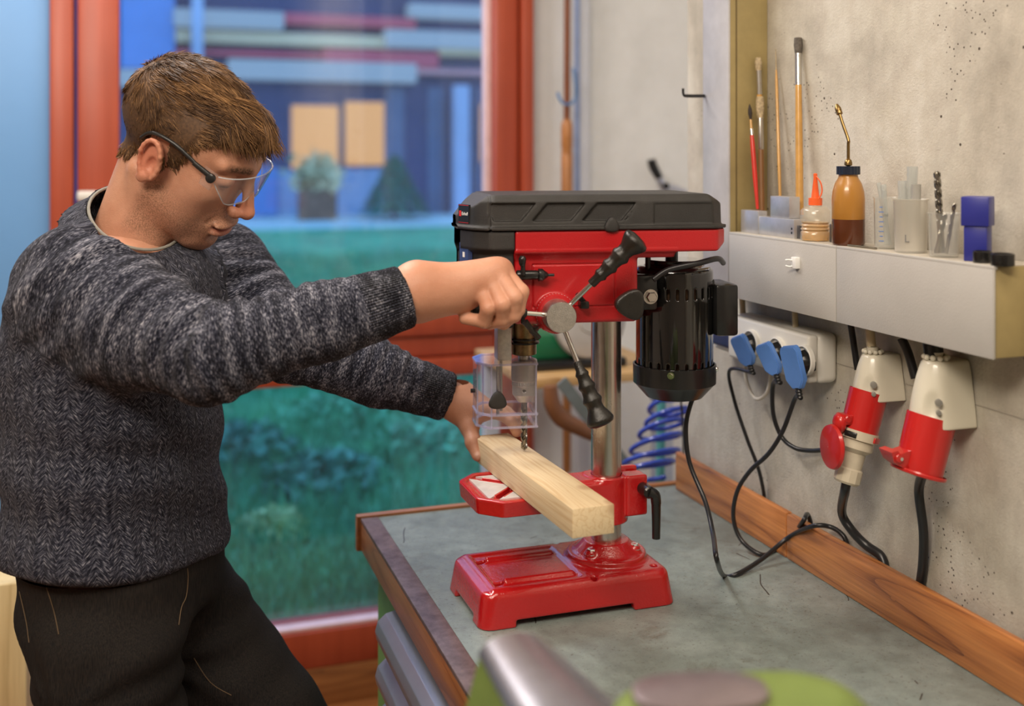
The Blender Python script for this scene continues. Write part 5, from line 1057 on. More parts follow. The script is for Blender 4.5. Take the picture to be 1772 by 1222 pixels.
def f_headsdf(X, Y, Z):
    E = lambda c, r, R=None: s_ell(X, Y, Z, c, r, R); C = lambda a, b, ra, rb: s_cone(X, Y, Z, a, b, ra, rb)
    d = E((-.010, 0, .046), (.091, .072, .074)); d = smin(d, E((.045, 0, .044), (.052, .058, .048)), .03)
    d = smin(d, E((.040, 0, -.020), (.056, .056, .075)), .03)
    for s in (1, -1):
        d = smin(d, C((.004, s*.046, -.048), (.072, s*.020, -.088), .018, .017), .022)
        d = smin(d, E((.062, s*.040, -.008), (.026, .022, .022)), .022)
        d = smin(d, E((.050, s*.036, -.045), (.030, .020, .034)), .02)
    d = smin(d, E((.045, 0, -.068), (.045, .040, .030)), .02); d = smin(d, E((.084, 0, -.090), (.016, .021, .017)), .016)
    d = smin(d, E((.080, 0, -.058), (.025, .030, .028)), .018)
    for s in (1, -1): d = smin(d, C((.097, s*.010, .037), (.080, s*.046, .040), .0085, .0075), .012)
    for s in (1, -1): d = smax(d, -E((.106, s*.031, .016), (.020, .020, .0125)), .014)
    for s in (1, -1):
        d = smin(d, E((.0830, s*.031, .0175), (.0135, .0150, .0120)), .005)
        d = smax(d, -C((.0975, s*.021, .0115), (.090, s*.044, .0115), .0009, .0009), .0015)
    d = smin(d, C((.099, 0, .030), (.1225, 0, -.0185), .0065, .0088), .012); d = smin(d, E((.1220, 0, -.0210), (.0100, .0105, .0090)), .006)
    for s in (1, -1):
        d = smin(d, E((.1100, s*.0125, -.0250), (.0105, .0068, .0080)), .006); d = smax(d, -E((.114, s*.0068, -.0335), (.0060, .0034, .0040)), .003)
        d = smax(d, -C((.103, s*.019, -.028), (.092, s*.031, -.050), .0012, .0016), .006)     # nose-to-mouth fold
    d = smin(d, E((.1035, 0, -.0500), (.0112, .0290, .0064)), .004); d = smin(d, E((.1015, 0, -.0635), (.0112, .0255, .0074)), .004)
    d = smax(d, -E((.108, 0, -.0567), (.017, .0310, .0024)), .002); d = smax(d, -E((.103, 0, -.0765), (.008, .02, .005)), .008)
    # neck with throat
    n0 = (-.022, 0, -.035); nb = NBl; d = smin(d, C(n0, nb, .051, .052), .020)
    d = smin(d, C((.002, 0, -.066), nb+np.array([.022, 0, .02]), .022, .030), .014)
    for s in (1, -1): d = smin(d, C((-.020, s*.050, -.035), nb+np.array([.034, s*.010, -.010]), .014, .012), .012)
    # ears
    for s in (1, -1):
        c = np.array([.001, s*.0755, .001])
        tl = math.radians(-14); Re = ((math.cos(tl), 0, -math.sin(tl)), (s*-.28*1, 1, 0), (math.sin(tl), 0, math.cos(tl)))
        disk = E(c, (.0160, .0050, .0295), np.array([[math.cos(tl), 0, math.sin(tl)], [0, 1, 0], [-math.sin(tl), 0, math.cos(tl)]]))
        pts = []
        for a in range(-60, 241, 20):
            r_ = math.radians(a); u = .0152*math.cos(r_)*(1.0 if a < 180 else .9); v = .0276*math.sin(r_)+.002
            u = -u; pts.append(c+np.array([u*math.cos(tl)+v*math.sin(tl), s*.005+s*.003*(1 if 0 < a < 180 else 0), -u*math.sin(tl)+v*math.cos(tl)]))
        e = disk
        for a_, b_ in zip(pts[:-1], pts[1:]): e = smin(e, C(a_, b_, .0030, .0030), .002)
        e = smax(e, -E(c+np.array([.003, s*.0075, -.003]), (.0080, .0078, .0120)), .002)
        e = smin(e, E(c+np.array([-.002, s*.003, -.0265]), (.0080, .0048, .0075)), .004); e = smin(e, E(c+np.array([.011, s*.001, -.004]), (.004, .004, .006)), .003)
        d = smin(d, e, .004)
    return d
lo = (min(-.115, NBl[0]-.075), -.092 if NBl[1] > -.02 else NBl[1]-.07, NBl[2]-.05); hi = (.140, max(.092, NBl[1]+.07), .136)
V1, Q1 = sdf_mesh(f_headsdf, lo, hi, .0018)
keep = V1; Hl = V1.copy(); N1 = vnormals(V1, Q1)
W1 = h2w(V1)
# --- grip of the feed handle, for the right hand
R4 = Matrix.Translation((CX, CY, 0)) @ Matrix.Rotation(PHI, 4, 'Z') @ Matrix.Translation((-CX, -CY, 0))
tipw = R4 @ (HT[0]+HT[1]*HT[2]); hubw = R4 @ HT[0]; FWv = FW
def D(v): return (Vector(v)).dot(FW)
dtip = D(tipw); dhub = D(hubw); print('grip depth', dtip, dhub)
dg = dtip+.001
def pw(px, py, d): return np.array(P(px, py, d=d))
WR = pw(722, 505, dg-.030)                                # right wrist
RH = [([ (833, 492, -.012), (845, 533, -.034), (838, 556, -.022), (804, 551, -.012)], .0093),
      ([ (845, 478, -.008), (869, 527, -.036), (870, 552, -.024), (848, 560, -.010)], .0098),
      ([ (857, 470, -.004), (890, 515, -.032), (889, 545, -.024), (866, 559, -.008)], .0100),
      ([ (868, 468, .006), (902, 505, -.018), (896, 536, -.020), (872, 561, -.014)], .0094)]
RH = [([pw(a, b, dg+c) for a, b, c in ch], r) for ch, r in RH]
TH = [pw(775, 508, dg+.012), pw(812, 512, dg+.034), pw(846, 532, dg+.036), pw(876, 548, dg+.024)]
def f_rhand(X, Y, Z):
    C = lambda a, b, ra, rb: s_cone(X, Y, Z, a, b, ra, rb); d = C(ELB_R, WR, .040, .0265)
    mid = [WR*.45+RH[i][0][0]*.55 for i in range(4)]
    for i, ch in enumerate(RH):
        c = ch[0]; w0 = WR+(pw(722, 487+i*12, dg-.030+.006*i)-pw(722, 505, dg-.030))
        d = smin(d, C(w0, c[0], .0235, .0135), .020)
    d = smin(d, C(WR, pw(800, 512, dg-.006), .026, .020), .02); d = smin(d, C(TH[0], TH[1], .018, .014), .016)
    f_ = None
    for c, r in RH:
        g = smin(C(c[0], c[1], r*1.22, r*1.02), C(c[1], c[2], r*1.04, r*.92), .003); g = smin(g, C(c[2], c[3], r*.94, r*.80), .003)
        g = smin(g, s_ell(X, Y, Z, c[0]+np.array([0, -.002, .001]), (r*1.15,)*3), .003)
        f_ = g if f_ is None else smin(f_, g, .0014)
    d = smin(d, f_, .005)
    t_ = smin(C(TH[0], TH[1], .0155, .0125), smin(C(TH[1], TH[2], .0120, .0112), C(TH[2], TH[3], .0112, .0090), .003), .004)
    return smin(d, t_, .005)
ELB_R = pw(362, 618, 1.285); SH_R = pw(142, 492, 1.395)
pts = np.array([WR, TH[3]]+[p for c, r in RH for p in c]); lo = pts.min(0)-.04; hi = pts.max(0)+.03; lo[0] = WR[0]-.05
V2, Q2 = sdf_mesh(f_rhand, lo, hi, .0015)
# --- left hand on the far end of the batten
WL = pw(790, 692, 1.66); ELB_L = pw(500, 592, 1.60); SH_L = pw(372, 476, 1.68)
LH = [([(838, 712, 1.625), (866, 716, 1.615), (885, 729, 1.605), (894, 748, 1.600)], .0092),
      ([(842, 708, 1.645), (874, 714, 1.64), (893, 728, 1.63), (903, 745, 1.625)], .0096),
      ([(842, 706, 1.665), (876, 714, 1.665), (896, 730, 1.66), (904, 748, 1.655)], .0093),
      ([(836, 708, 1.685), (866, 716, 1.685), (884, 730, 1.68), (892, 746, 1.675)], .0085)]
LH = [([pw(*a) for a in ch], r) for ch, r in LH]
TL = [pw(806, 706, 1.645), pw(812, 738, 1.622), pw(819, 766, 1.600), pw(827, 788, 1.588)]
def f_lhand(X, Y, Z):
    C = lambda a, b, ra, rb: s_cone(X, Y, Z, a, b, ra, rb); d = C(ELB_L, WL, .040, .0265)
    for i, (c, r) in enumerate(LH): d = smin(d, C(WL+np.array([0, (i-1.5)*.010, 0]), c[0], .022, .0130), .018)
    d = smin(d, C(WL, TL[1], .021, .0145), .018)
    f_ = None
    for c, r in LH:
        g = smin(C(c[0], c[1], r*1.18, r*1.0), C(c[1], c[2], r*1.02, r*.9), .003); g = smin(g, C(c[2], c[3], r*.92, r*.80), .003); f_ = g if f_ is None else smin(f_, g, .002)
    d = smin(d, f_, .006); t_ = smin(C(TL[1], TL[2], .0122, .0115), C(TL[2], TL[3], .0118, .0090), .004); return smin(d, t_, .006)
pts = np.array([WL]+TL+[p for c, r in LH for p in c]); lo = pts.min(0)-.035; hi = pts.max(0)+.025; lo[0] = WL[0]-.05
V3, Q3 = sdf_mesh(f_lhand, lo, hi, .0017)
# --- hidden body inside the clothes: torso, arms and legs, so that the figure is whole
BAZ = math.radians(-36); BF = np.array([math.cos(BAZ), math.sin(BAZ), 0]); BL = np.array([-math.sin(BAZ), math.cos(BAZ), 0])
PV = np.array(P(196, 1000, d=1.50))
HIPR = PV-BL*.070+np.array([0, 0, -.02]); HIPL = PV+BL*.085+np.array([0, 0, -.02])
def gp(px, py, d): return np.array(P(px, py, d=d))
KR = gp(222, 1400, 1.44); KL = gp(540, 1350, 1.62); AR = np.array([KR[0]-.12, KR[1]+.05, .09]); AL = np.array([KL[0]+.02, KL[1]+.03, .09])
def f_body(X, Y, Z):
    C = lambda a, b, ra, rb: s_cone(X, Y, Z, a, b, ra, rb); ch = NB*.4+PV*.6+np.array([0, 0, .08])
    d = C(NB+np.array([0, 0, -.03]), ch, .055, .10); d = smin(d, C(ch, PV, .10, .085), .08)
    for s, e, w_ in ((SH_R, ELB_R, WR), (SH_L, ELB_L, WL)):
        d = smin(d, C(NB+np.array([0, 0, -.06]), s, .045, .045), .05); d = smin(d, C(s, e, .045, .036), .03); d = smin(d, C(e, w_, .036, .026), .02)
    for h_, k_, a_ in ((HIPR, KR, AR), (HIPL, KL, AL)): d = smin(d, C(h_+BF*.035, k_, .062, .045), .03); d = smin(d, C(k_, a_, .044, .036), .03)
    return d
allp = np.array([NB, PV, SH_R, SH_L, ELB_R, ELB_L, WR, WL, KR, KL, AR, AL]); V4, Q4 = sdf_mesh(f_body, allp.min(0)-.12, allp.max(0)+.12, .014)
# skin colour masks travel as attributes: lips, stubble
lip = np.zeros(len(V1)); u = V1
lip = np.clip(1.5-np.sqrt(((u[:, 0]-.103)/.016)**2+(u[:, 1]/.0270)**2+((u[:, 2]+.0575)/.0115)**2)*1.25, 0, 1)
stub = np.clip((-.018-u[:, 2]+.25*(u[:, 0]-.05)*0)/.012, 0, 1)*np.clip((u[:, 0]+.004)/.012, 0, 1)*np.clip((u[:, 2]+.125)/.02, 0, 1)*np.clip((NBl[2]*.0+u[:, 2]+.118+u[:, 0]*.1)/.02, 0, 1)
stub *= 1-np.clip(1.6-np.sqrt(((u[:, 0]-.06)/.03)**2+((np.abs(u[:, 1])-.045)/.02)**2+((u[:, 2]+.015)/.03)**2), 0, 1)
red = np.clip(1.3-np.linalg.norm((u-np.array([.118, 0, -.02]))/np.array([.022, .02, .02]), axis=1), 0, 1)*.8+np.clip(1.4-np.linalg.norm((np.abs(u)*[0, 1, 0]+u*[1, 0, 1]-np.array([-.006, .080, .004]))/np.array([.024, .014, .036]), axis=1), 0, 1)
brow = np.clip(1.6-np.sqrt(((u[:, 2]-.0385-.05*(np.abs(u[:, 1])-.012))/.0050)**2+((np.abs(u[:, 1])-.029)/.019)**4), 0, 1)*(u[:, 0] > .07)
lash = np.clip(1.5-np.sqrt(((u[:, 2]-.0112)/.0016)**2+((np.abs(u[:, 1])-.032)/.012)**4), 0, 1)*(u[:, 0] > .082)
VV = np.concatenate([W1, V2, V3, V4]); QQ = np.concatenate([Q1, Q2+len(V1), Q3+len(V1)+len(V2), Q4+len(V1)+len(V2)+len(V3)])
# small-scale skin relief on the hands
me = np_mesh('body', VV, QQ); z_ = np.zeros(len(VV)-len(V1))
if len(me.vertices) == len(VV):
    nl = np.zeros(len(VV)); toc = np.array([0, 0, CAMZ])
    for tp in (TL[3], RH[3][0][3]+np.array([0, 0, .002])):
        dv = toc-tp; dv /= np.linalg.norm(dv); nl = np.maximum(nl, np.clip(1.6-np.linalg.norm(VV-(tp+dv*.0085), axis=1)/.0045, 0, 1))
    fattr(me, 'nail', nl)
    for nm, ar in (('lip', lip), ('stub', stub), ('red', red), ('brow', np.maximum(brow, lash))): fattr(me, nm, np.concatenate([ar, z_]))
t = NT('skin'); v = t.obj(); A_ = lambda n: t.n('ShaderNodeAttribute', attribute_name=n).outputs['Fac']
c = t.ramp(t.noise(v, 22, 4), [(.3, (.50, .245, .150)), (.7, (.62, .340, .225))])
c = t.mix(t.math('MULTIPLY', t.noise(v, 9, 2), .35), c, (.60, .24, .15))
st = t.math('MULTIPLY', A_('stub'), t.ramp(t.noise(v, 620, 2, .7), [(.42, (.15, .15, .15)), (.60, (.85, .85, .85))])); c = t.mix(st, c, (.24, .125, .075))
c = t.mix(t.math('MULTIPLY', A_('red'), .55), c, (.62, .17, .10)); c = t.mix(t.math('MULTIPLY', A_('lip'), .75), c, (.50, .13, .095))
c = t.mix(t.math('MULTIPLY', A_('brow'), t.ramp(t.noise(v, 300, 2), [(.35, (.5, .5, .5)), (.55, (1, 1, 1))])), c, (.10, .05, .025))
c = t.mix(t.math('MULTIPLY', A_('nail'), .7), c, (.78, .52, .42)); t.set(Base_Color=c, Roughness=t.math('MULTIPLY_ADD', A_('nail'), -.2, .46)); t.b.inputs['Subsurface Weight'].default_value = .12; t.b.inputs['Subsurface Radius'].default_value = (.010, .004, .002); t.b.inputs['Subsurface Scale'].default_value = 1.0
h = t.math('ADD', t.noise(v, 700, 3, .6), t.math('MULTIPLY', t.noise(t.vec(v, (1, 1, 1)), 120, 3, .6), .8)); t.bump(h, .0006, .7); M_skin = t.m
body = link('body', me, M_skin, man)

# ---------------------------------------------------------------- sweater
TS = [(1.405, 238, .060, .060), (1.375, 228, .095, .082), (1.34, 210, .140, .105), (1.30, 198, .166, .124), (1.23, 190, .172, .134), (1.15, 190, .168, .134), (1.07, 190, .166, .132), (1.00, 192, .170, .134), (.955, 196, .180, .140), (.93, 197, .176, .138), (.918, 197, .165, .130)]
zz = np.array([a[0] for a in TS])[::-1]; cxs = np.array([P(a[1]+7, 600, d=1.49).x for a in TS])[::-1]; cys = np.array([P(a[1]+7, 600, d=1.49).y for a in TS])[::-1]; aa = np.array([a[2]*.93 for a in TS])[::-1]; bb = np.array([a[3]*.93 for a in TS])[::-1]
hem_tilt = .05
def torso(X, Y, Z):
    Zt = Z-hem_tilt*np.clip((1.05-Z)/.12, 0, 1)*(X-cxs[3])*1.6
    cx = np.interp(Z, zz, cxs); cy = np.interp(Z, zz, cys); a = np.interp(Z, zz, aa); b = np.interp(Z, zz, bb)
    u = (X-cx)*BF[0]+(Y-cy)*BF[1]; v = (X-cx)*BL[0]+(Y-cy)*BL[1]
    p = 2.3; q = ((np.abs(u)/b)**p+(np.abs(v)/a)**p)**(1/p); d = (q-1)*np.minimum(a, b)
    return smax(smax(d, Z-1.385, .05), .945-.13*v-Z, .018)
NC = np.array(P(234, 380, d=1.50)); NU = BF*.62+np.array([0, 0, .80])-BL*.34; NU /= np.linalg.norm(NU)
def f_sweater(X, Y, Z):
    C = lambda a, b, ra, rb: s_cone(X, Y, Z, a, b, ra, rb); d = torso(X, Y, Z)
    for s, e, w_, rr in ((SH_R, ELB_R, WR, (.071, .055, .0385)), (SH_L, ELB_L, WL, (.075, .055, .037))):
        d = smin(d, C(NB+np.array([-.005, 0, -.070]), s, .046, rr[0]-.006), .05)
        c1 = s+(e-s)*.45+np.array([0, 0, -.012]); d = smin(d, C(s, c1, rr[0], rr[0]-.004), .045 if True else 0); d = smin(d, C(c1, e, rr[0]-.004, rr[1]), .03)
        dirw = (w_-e)/np.linalg.norm(w_-e); w2 = w_-dirw*.014; m = e+(w2-e)*.55; arm = smin(C(e, m, rr[1], rr[1]*.84), C(m, w2-dirw*.045, rr[1]*.82, rr[2]*1.08), .02); arm = smin(arm, C(w2-dirw*.055, w2, rr[2]*1.02, rr[2]), .006)
        t_ = (X-w2[0])*dirw[0]+(Y-w2[1])*dirw[1]+(Z-w2[2])*dirw[2]; arm = smax(arm, t_, .004)
        d = smin(d, arm, .018)
    # neck opening
    nd = (NB-np.array(h2w((-.022, 0, -.035)))); nd /= np.linalg.norm(nd)
    x, y, z = X-NC[0], Y-NC[1], Z-NC[2]; h = x*NU[0]+y*NU[1]+z*NU[2]; rr_ = np.sqrt(np.maximum(x*x+y*y+z*z-h*h, 0))
    skirt = np.maximum(rr_-(.070-np.minimum(h, 0)*.55), np.maximum(h-.004, -.045-h)); d = smin(d, skirt, .038)
    d = smax(d, -np.maximum(rr_-.0625, -.030-h), .003); d = smax(d, -np.maximum(rr_-.12, .0045-h), .003)
    d = smin(d, np.sqrt((rr_-.0665)**2+(h-.002)**2)-.0050, .004)
    return d
lo = np.array([cxs.min()-.20, cys.min()-.19, .90]); hi = np.array([WR[0]+.02, cys.max()+.22, 1.46]); lo = np.minimum(lo, np.minimum(SH_R, ELB_R)-.09); lo[2] = .90; hi = np.maximum(hi, [WL[0]+.01, WL[1]+.05, 0]); 
V5, Q5 = sdf_mesh(f_sweater, lo, hi, .0045)
# coordinates along and around each limb, for the knit and for the folds
def seg_par(V, a, b):
    d = b-a; L = np.linalg.norm(d); d = d/L; r = V-a; t_ = r @ d; p = r-np.outer(t_, d); dist = np.linalg.norm(p-0, axis=1)+np.maximum(-t_, 0)*.9+np.maximum(t_-L, 0)*.9
    up = np.array([0, 0, 1.])-d*d[2]; up /= np.linalg.norm(up); sd = np.cross(d, up); ang = np.arctan2(p @ sd, p @ up); return t_, ang, dist, L
def knit_coords(V):
    cx = np.interp(V[:, 2], zz, cxs); cy = np.interp(V[:, 2], zz, cys); u = (V[:, 0]-cx)*BF[0]+(V[:, 1]-cy)*BF[1]; v = (V[:, 0]-cx)*BL[0]+(V[:, 1]-cy)*BL[1]
    K = np.stack([np.arctan2(v, u)*.15, V[:, 2], np.zeros(len(V))], 1); best = np.abs(np.sqrt(u**2+v**2)-.15)*.55+.02
    best = np.where((V[:, 2] < 1.20), 1e-3, best)
    info = []
    for s, e, w_, rr in ((SH_R, ELB_R, WR, .075), (SH_L, ELB_L, WL, .072)):
        t1, a1, d1, L1 = seg_par(V, s, e); t2, a2, d2, L2 = seg_par(V, e, w_)
        s1 = d1 < d2; t_ = np.where(s1, t1, t2+L1); an = np.where(s1, a1, a2); dd = np.minimum(d1, d2); r = rr*np.interp(t_, [0, L1, L1+L2], [1, .8, .5])
        inn = (dd < r+.022) & (t_ > -.05); inn &= ((V-NB) @ BL*(-1 if s is SH_R else 1) > .02) | (t_ > .10) | (V[:, 2] < 1.0)
        if s is SH_L: inn &= ((V[:, 0] > SH_L[0]-.02))
        K[inn, 0] = t_[inn]; K[inn, 1] = an[inn]*.07; K[inn, 2] = 1; info.append((inn, t_, an, L1, L2))
    return K, info
K5, info5 = knit_coords(V5); N5 = vnormals(V5, Q5)
disp = vnoise(V5, 9, 1)*.0040+vnoise(V5, 22, 2)*.0016
for k_, (inn, t_, an, L1, L2) in enumerate(info5):
    L = L1+L2; tt = t_+.018*np.sin(an*1.0+.6)+.010*vnoise(V5, 14, 5+k_)
    amp = np.interp(t_, [0, .06, L1*.6, L1, L1+L2*.5, L-.075, L-.055, L], [.0, .0030, .0045, .0062, .0036, .0024, 0, 0]); fr = np.interp(t_, [0, L1, L], [150, 190, 260])
    f_ = np.sin(tt*fr)+.55*np.sin(tt*fr*.47+an*1.7); f_ = np.sign(f_)*np.abs(f_)**.8
    disp += np.where(inn, amp*f_*.8*(.6+.6*vnoise(V5, 11, 9))*(.30+.70*np.clip(np.cos(an-.5)*.8+.35, 0, 1)), 0)
# long soft folds running down from the shoulder and diagonal drape in the flank
r = V5-SH_R; fold = np.sin((r @ np.array([.45, -.2, -.85]))*150+2.2*vnoise(V5, 6, 4)*1.4); w_ = np.exp(-((np.linalg.norm(r-np.array([.03, 0, -.02]), axis=1)/.095)**2)); disp += fold*w_*.0075
fl = np.clip((1.20-V5[:, 2])/.1, 0, 1)*np.clip((V5[:, 2]-.955)/.06, 0, 1); disp += np.sin(V5[:, 2]*62+3*vnoise(V5, 5, 6)+V5[:, 0]*18)*.0050*fl*(K5[:, 2] < .5)
V5 = V5+N5*disp[:, None]
rib = np.zeros(len(V5))
for inn, t_, an, L1, L2 in info5: rib = np.maximum(rib, np.where(inn, np.clip((t_-(L1+L2-.070))/.006, 0, 1), 0))
ribn = np.clip(1-(np.linalg.norm(V5-(NB), axis=1)-.098)/.006, 0, 1)*0; ribh = np.clip((.958-V5[:, 2])/.006, 0, 1)
me = np_mesh('sweater', V5, Q5); fattr(me, 'knit', K5); fattr(me, 'rib', rib); fattr(me, 'ribn', ribn)
t = NT('heather_knit'); kn = t.n('ShaderNodeAttribute', attribute_name='knit').outputs['Vector']; sx = t.n('ShaderNodeSeparateXYZ', {0: kn}).outputs; isarm = sx[2]
# sleeves: yarn flecks stretch around the arm; trunk: flecks lie across, cables run down
va = t.n('ShaderNodeMapping', {0: kn, 'Scale': (820, 130, 1)}).outputs[0]; tri = t.math('PINGPONG', t.math('ADD', sx[0], 1.0), .014); zc_ = t.math('ADD', sx[1], t.math('MULTIPLY', tri, 1.1)); cv = t.n('ShaderNodeCombineXYZ', {0: sx[0], 1: zc_, 2: 0.0}).outputs[0]; vt = t.n('ShaderNodeMapping', {0: cv, 'Scale': (170, 640, 1)}).outputs[0]
vm = t.n('ShaderNodeMix', {0: isarm}, data_type='VECTOR'); t.t.links.new(vt, vm.inputs[4]); t.t.links.new(va, vm.inputs[5]); vv = vm.outputs[1]
fl1 = t.noise(vv, 1.0, 3, .65); big = t.noise(t.n('ShaderNodeMapping', {0: kn, 'Scale': (90, 14, 1)}).outputs[0], 1.0, 2, .5)
f_ = t.math('ADD', fl1, t.math('MULTIPLY', t.math('SUBTRACT', big, .5), t.math('MULTIPLY', isarm, .42))); f_ = t.math('ADD', f_, t.math('MULTIPLY_ADD', t.math('SUBTRACT', 1.0, isarm), -.002, .034))
c = t.ramp(f_, [(.42, (.003, .0035, .008)), (.53, (.020, .022, .038)), (.61, (.115, .12, .160)), (.76, (.48, .48, .54))])
loops = t.math('SINE', t.math('MULTIPLY', sx[0], 2050.0)); lp2 = t.math('SINE', t.math('MULTIPLY', sx[1], 1700.0)); cab = t.math('MULTIPLY', t.math('SUBTRACT', tri, .007), 110.0)
cabm = t.math('MULTIPLY', cab, t.math('SUBTRACT', 1.0, isarm)); ribk = t.math('SINE', t.math('MULTIPLY', sx[1], 1150.0)); ra = t.n('ShaderNodeAttribute', attribute_name='rib').outputs['Fac']
h = t.math('ADD', t.math('MULTIPLY', fl1, 1.3), t.math('ADD', t.math('MULTIPLY', loops, .0), t.math('MULTIPLY', lp2, .0))); h = t.math('ADD', h, t.math('MULTIPLY', cabm, 1.6)); h = t.math('ADD', h, t.math('MULTIPLY', t.math('MULTIPLY', ribk, ra), 1.6))
t.set(Base_Color=c, Roughness=.9); t.b.inputs['Sheen Weight'].default_value = .05; t.b.inputs['Sheen Roughness'].default_value = .5; t.b.inputs['Specular IOR Level'].default_value = .15; t.bump(h, .0016, 1.0); M_knit = t.m
sw_ = link('sweater', me, M_knit, man)
# grey shirt collar inside the neckline
nd = (NB-np.array(h2w((-.022, 0, -.035)))); nd /= np.linalg.norm(nd); ndv = Vector(NU); e1 = ndv.orthogonal().normalized(); e2 = ndv.cross(e1)
mb = MB(); cc = Vector(NC)+ndv*.0048; ring = []
for i in range(41): a = 2*math.pi*i/40; ring.append(cc+(e1*math.cos(a)+e2*math.sin(a))*.0630)
mb.tube(ring, .0022, 8); mb.out('shirt_collar', plain('collar_grey', (.26, .25, .22), .8, 0, .1, 60), man)

# ---------------------------------------------------------------- jeans, belt line, shoes
def f_jeans(X, Y, Z):
    C = lambda a, b, ra, rb: s_cone(X, Y, Z, a, b, ra, rb)
    cx, cy = cxs[1]+.008, cys[1]; u = (X-cx)*BF[0]+(Y-cy)*BF[1]; v = (X-cx)*BL[0]+(Y-cy)*BL[1]
    k = 1+0*Z; hp = ((np.abs(u)/.118)**2.3+(np.abs(v)/.145)**2.3)**(1/2.3); hp = (hp-1)*.12; hp = smax(hp, np.maximum(Z-1.01, .87-Z), .03)
    d = hp
    lr = smin(C(HIPR+BF*.042+np.array([0, 0, -.05]), KR, .094, .072), C(KR, AR, .078, .062), .03); ll = smin(C(HIPL+np.array([.01, 0, -.03]), KL, .100, .076), C(KL, AL, .076, .062), .03)
    d = smin(d, smin(lr, ll, .018), .035)
    return smax(d, .085-Z, .01)
allp = np.array([HIPR, HIPL, KR, KL, AR, AL]); V6, Q6 = sdf_mesh(f_jeans, np.minimum(allp.min(0)-.13, [0, 0, .07])*[1, 1, 0]+[0, 0, .07]-np.array([.04, 0, 0]), allp.max(0)+[.13, .13, .06], .007)
N6 = vnormals(V6, Q6); cr = V6-(HIPR*.5+HIPL*.5+np.array([.03, -.04, -.09]))
w_ = np.exp(-(np.linalg.norm(cr, axis=1)/.17)**2); ang = np.arctan2(cr[:, 2], cr[:, 0]*.8+cr[:, 1]*-.6)
disp = vnoise(V6, 10, 3)*.004+np.sin(ang*11+2*vnoise(V6, 5, 8))*.0045*w_+np.sin(V6[:, 2]*75+3*vnoise(V6, 6, 2))*.0018
V6 = V6+N6*disp[:, None]; me = np_mesh('jeans', V6, Q6)
t = NT('dark_denim'); v = t.obj(); wv = t.noise(t.vec(v, (900, 900, 60)), 1, 2); fade = t.noise(v, 5, 4, .6)
c = t.mix(.6, t.ramp(fade, [(.35, (.006, .006, .007)), (.75, (.026, .021, .017))]), t.ramp(wv, [(.35, (.006, .007, .009)), (.7, (.038, .031, .026))])); t.set(Base_Color=c, Roughness=.85); t.b.inputs['Specular IOR Level'].default_value = .2; t.bump(t.math('ADD', wv, t.math('MULTIPLY', t.noise(v, 60, 3), .6)), .0012); M_denim = t.m
link('jeans', me, M_denim, man)
def on_jeans(px, py, off=.0012):                         # nearest front surface of the cloth along a line of sight
    o_ = np.array([0, 0, CAMZ]); v = np.array(P(px, py, d=1.0))-o_; v /= np.linalg.norm(v); r = V6-o_; tt = r @ v; dist = np.linalg.norm(r-np.outer(tt, v), axis=1); m = dist < .009
    if not m.any(): return None
    return Vector(V6[m][np.argmin(tt[m])]-v*off)
M_thread = plain('tan_thread', (.13, .085, .045), .8)
for k_, ln in enumerate([[(334, 985), (337, 1005), (334, 1030), (324, 1055), (321, 1078)], [(72, 1020), (80, 1060), (92, 1108)], [(342, 1145), (372, 1175), (405, 1212)], [(22, 1030), (32, 1075), (38, 1110)]]):
    ps = [q for q in (on_jeans(*a) for a in ln) if q is not None]
    if len(ps) > 2: mb = MB(); mb.tube(ps, .0006, 6, 4); mb.out('seam_stitching', M_thread, man)
for a_ in (AR, AL):
    def f_shoe(X, Y, Z, a_=a_):
        d = s_cone(X, Y, Z, (a_[0]-.03, a_[1], .045), (a_[0]+.16, a_[1]-.05, .035), .042, .036); d = smin(d, s_cone(X, Y, Z, (a_[0], a_[1], .05), (a_[0], a_[1], .10), .045, .048), .03); return smax(d, .002-Z, .004)
    sdf_obj('shoe', f_shoe, (a_[0]-.09, a_[1]-.12, 0), (a_[0]+.22, a_[1]+.07, .16), .005, plain('shoe_brown', (.10, .05, .03), .5), man)

# ---------------------------------------------------------------- hair
def hairmask(V):
    x, y, z = V[:, 0], np.abs(V[:, 1]), V[:, 2]
    zb_ = np.interp(x, [-.11, -.075, -.040, -.028, -.020, .008, .016, .030, .036, .050, .070, .090, .12], [-.050, -.052, -.030, -.010, .034, .036, -.004, .000, .032, .052, .070, .086, .092])
    return z-zb_
hm = hairmask(V1); ok = (hm > 0) & (np.abs(V1[:, 1]) < .0775)
idx = np.nonzero(ok)[0]; rg = np.random.default_rng(11); n = 24000; pk = rg.choice(idx, n); p0 = V1[pk]+rg.normal(size=(n, 3))*.0010; nn = N1[pk]
x, y, z = p0.T; top = np.clip((z-.045)/.05, 0, 1); hmv = hm[pk]; edge = np.clip(hmv/.03, .25, 1)
cl = np.stack([vnoise(p0, 75, 21), vnoise(p0, 75, 22), vnoise(p0, 75, 23)], 1); cl2 = np.stack([vnoise(p0, 190, 31), vnoise(p0, 190, 32), vnoise(p0, 190, 33)], 1)
sg = np.sign(p0[:, 1])
back = np.clip((-x-.01)/.06, 0, 1)
dirn = np.stack([.95*top+.75*(1-top)*(1-back)+.15*back, sg*0-.15*top, .38*top*(1-back)-(1-top)*(.30+.6*back)-.35*back*(1-top*.6)], 1)+cl*.38+cl2*.16
dirn -= nn*np.sum(dirn*nn, 1, keepdims=True); dirn /= np.linalg.norm(dirn, axis=1, keepdims=True)+1e-9
fr = np.clip((x-.02)/.05, 0, 1)*top
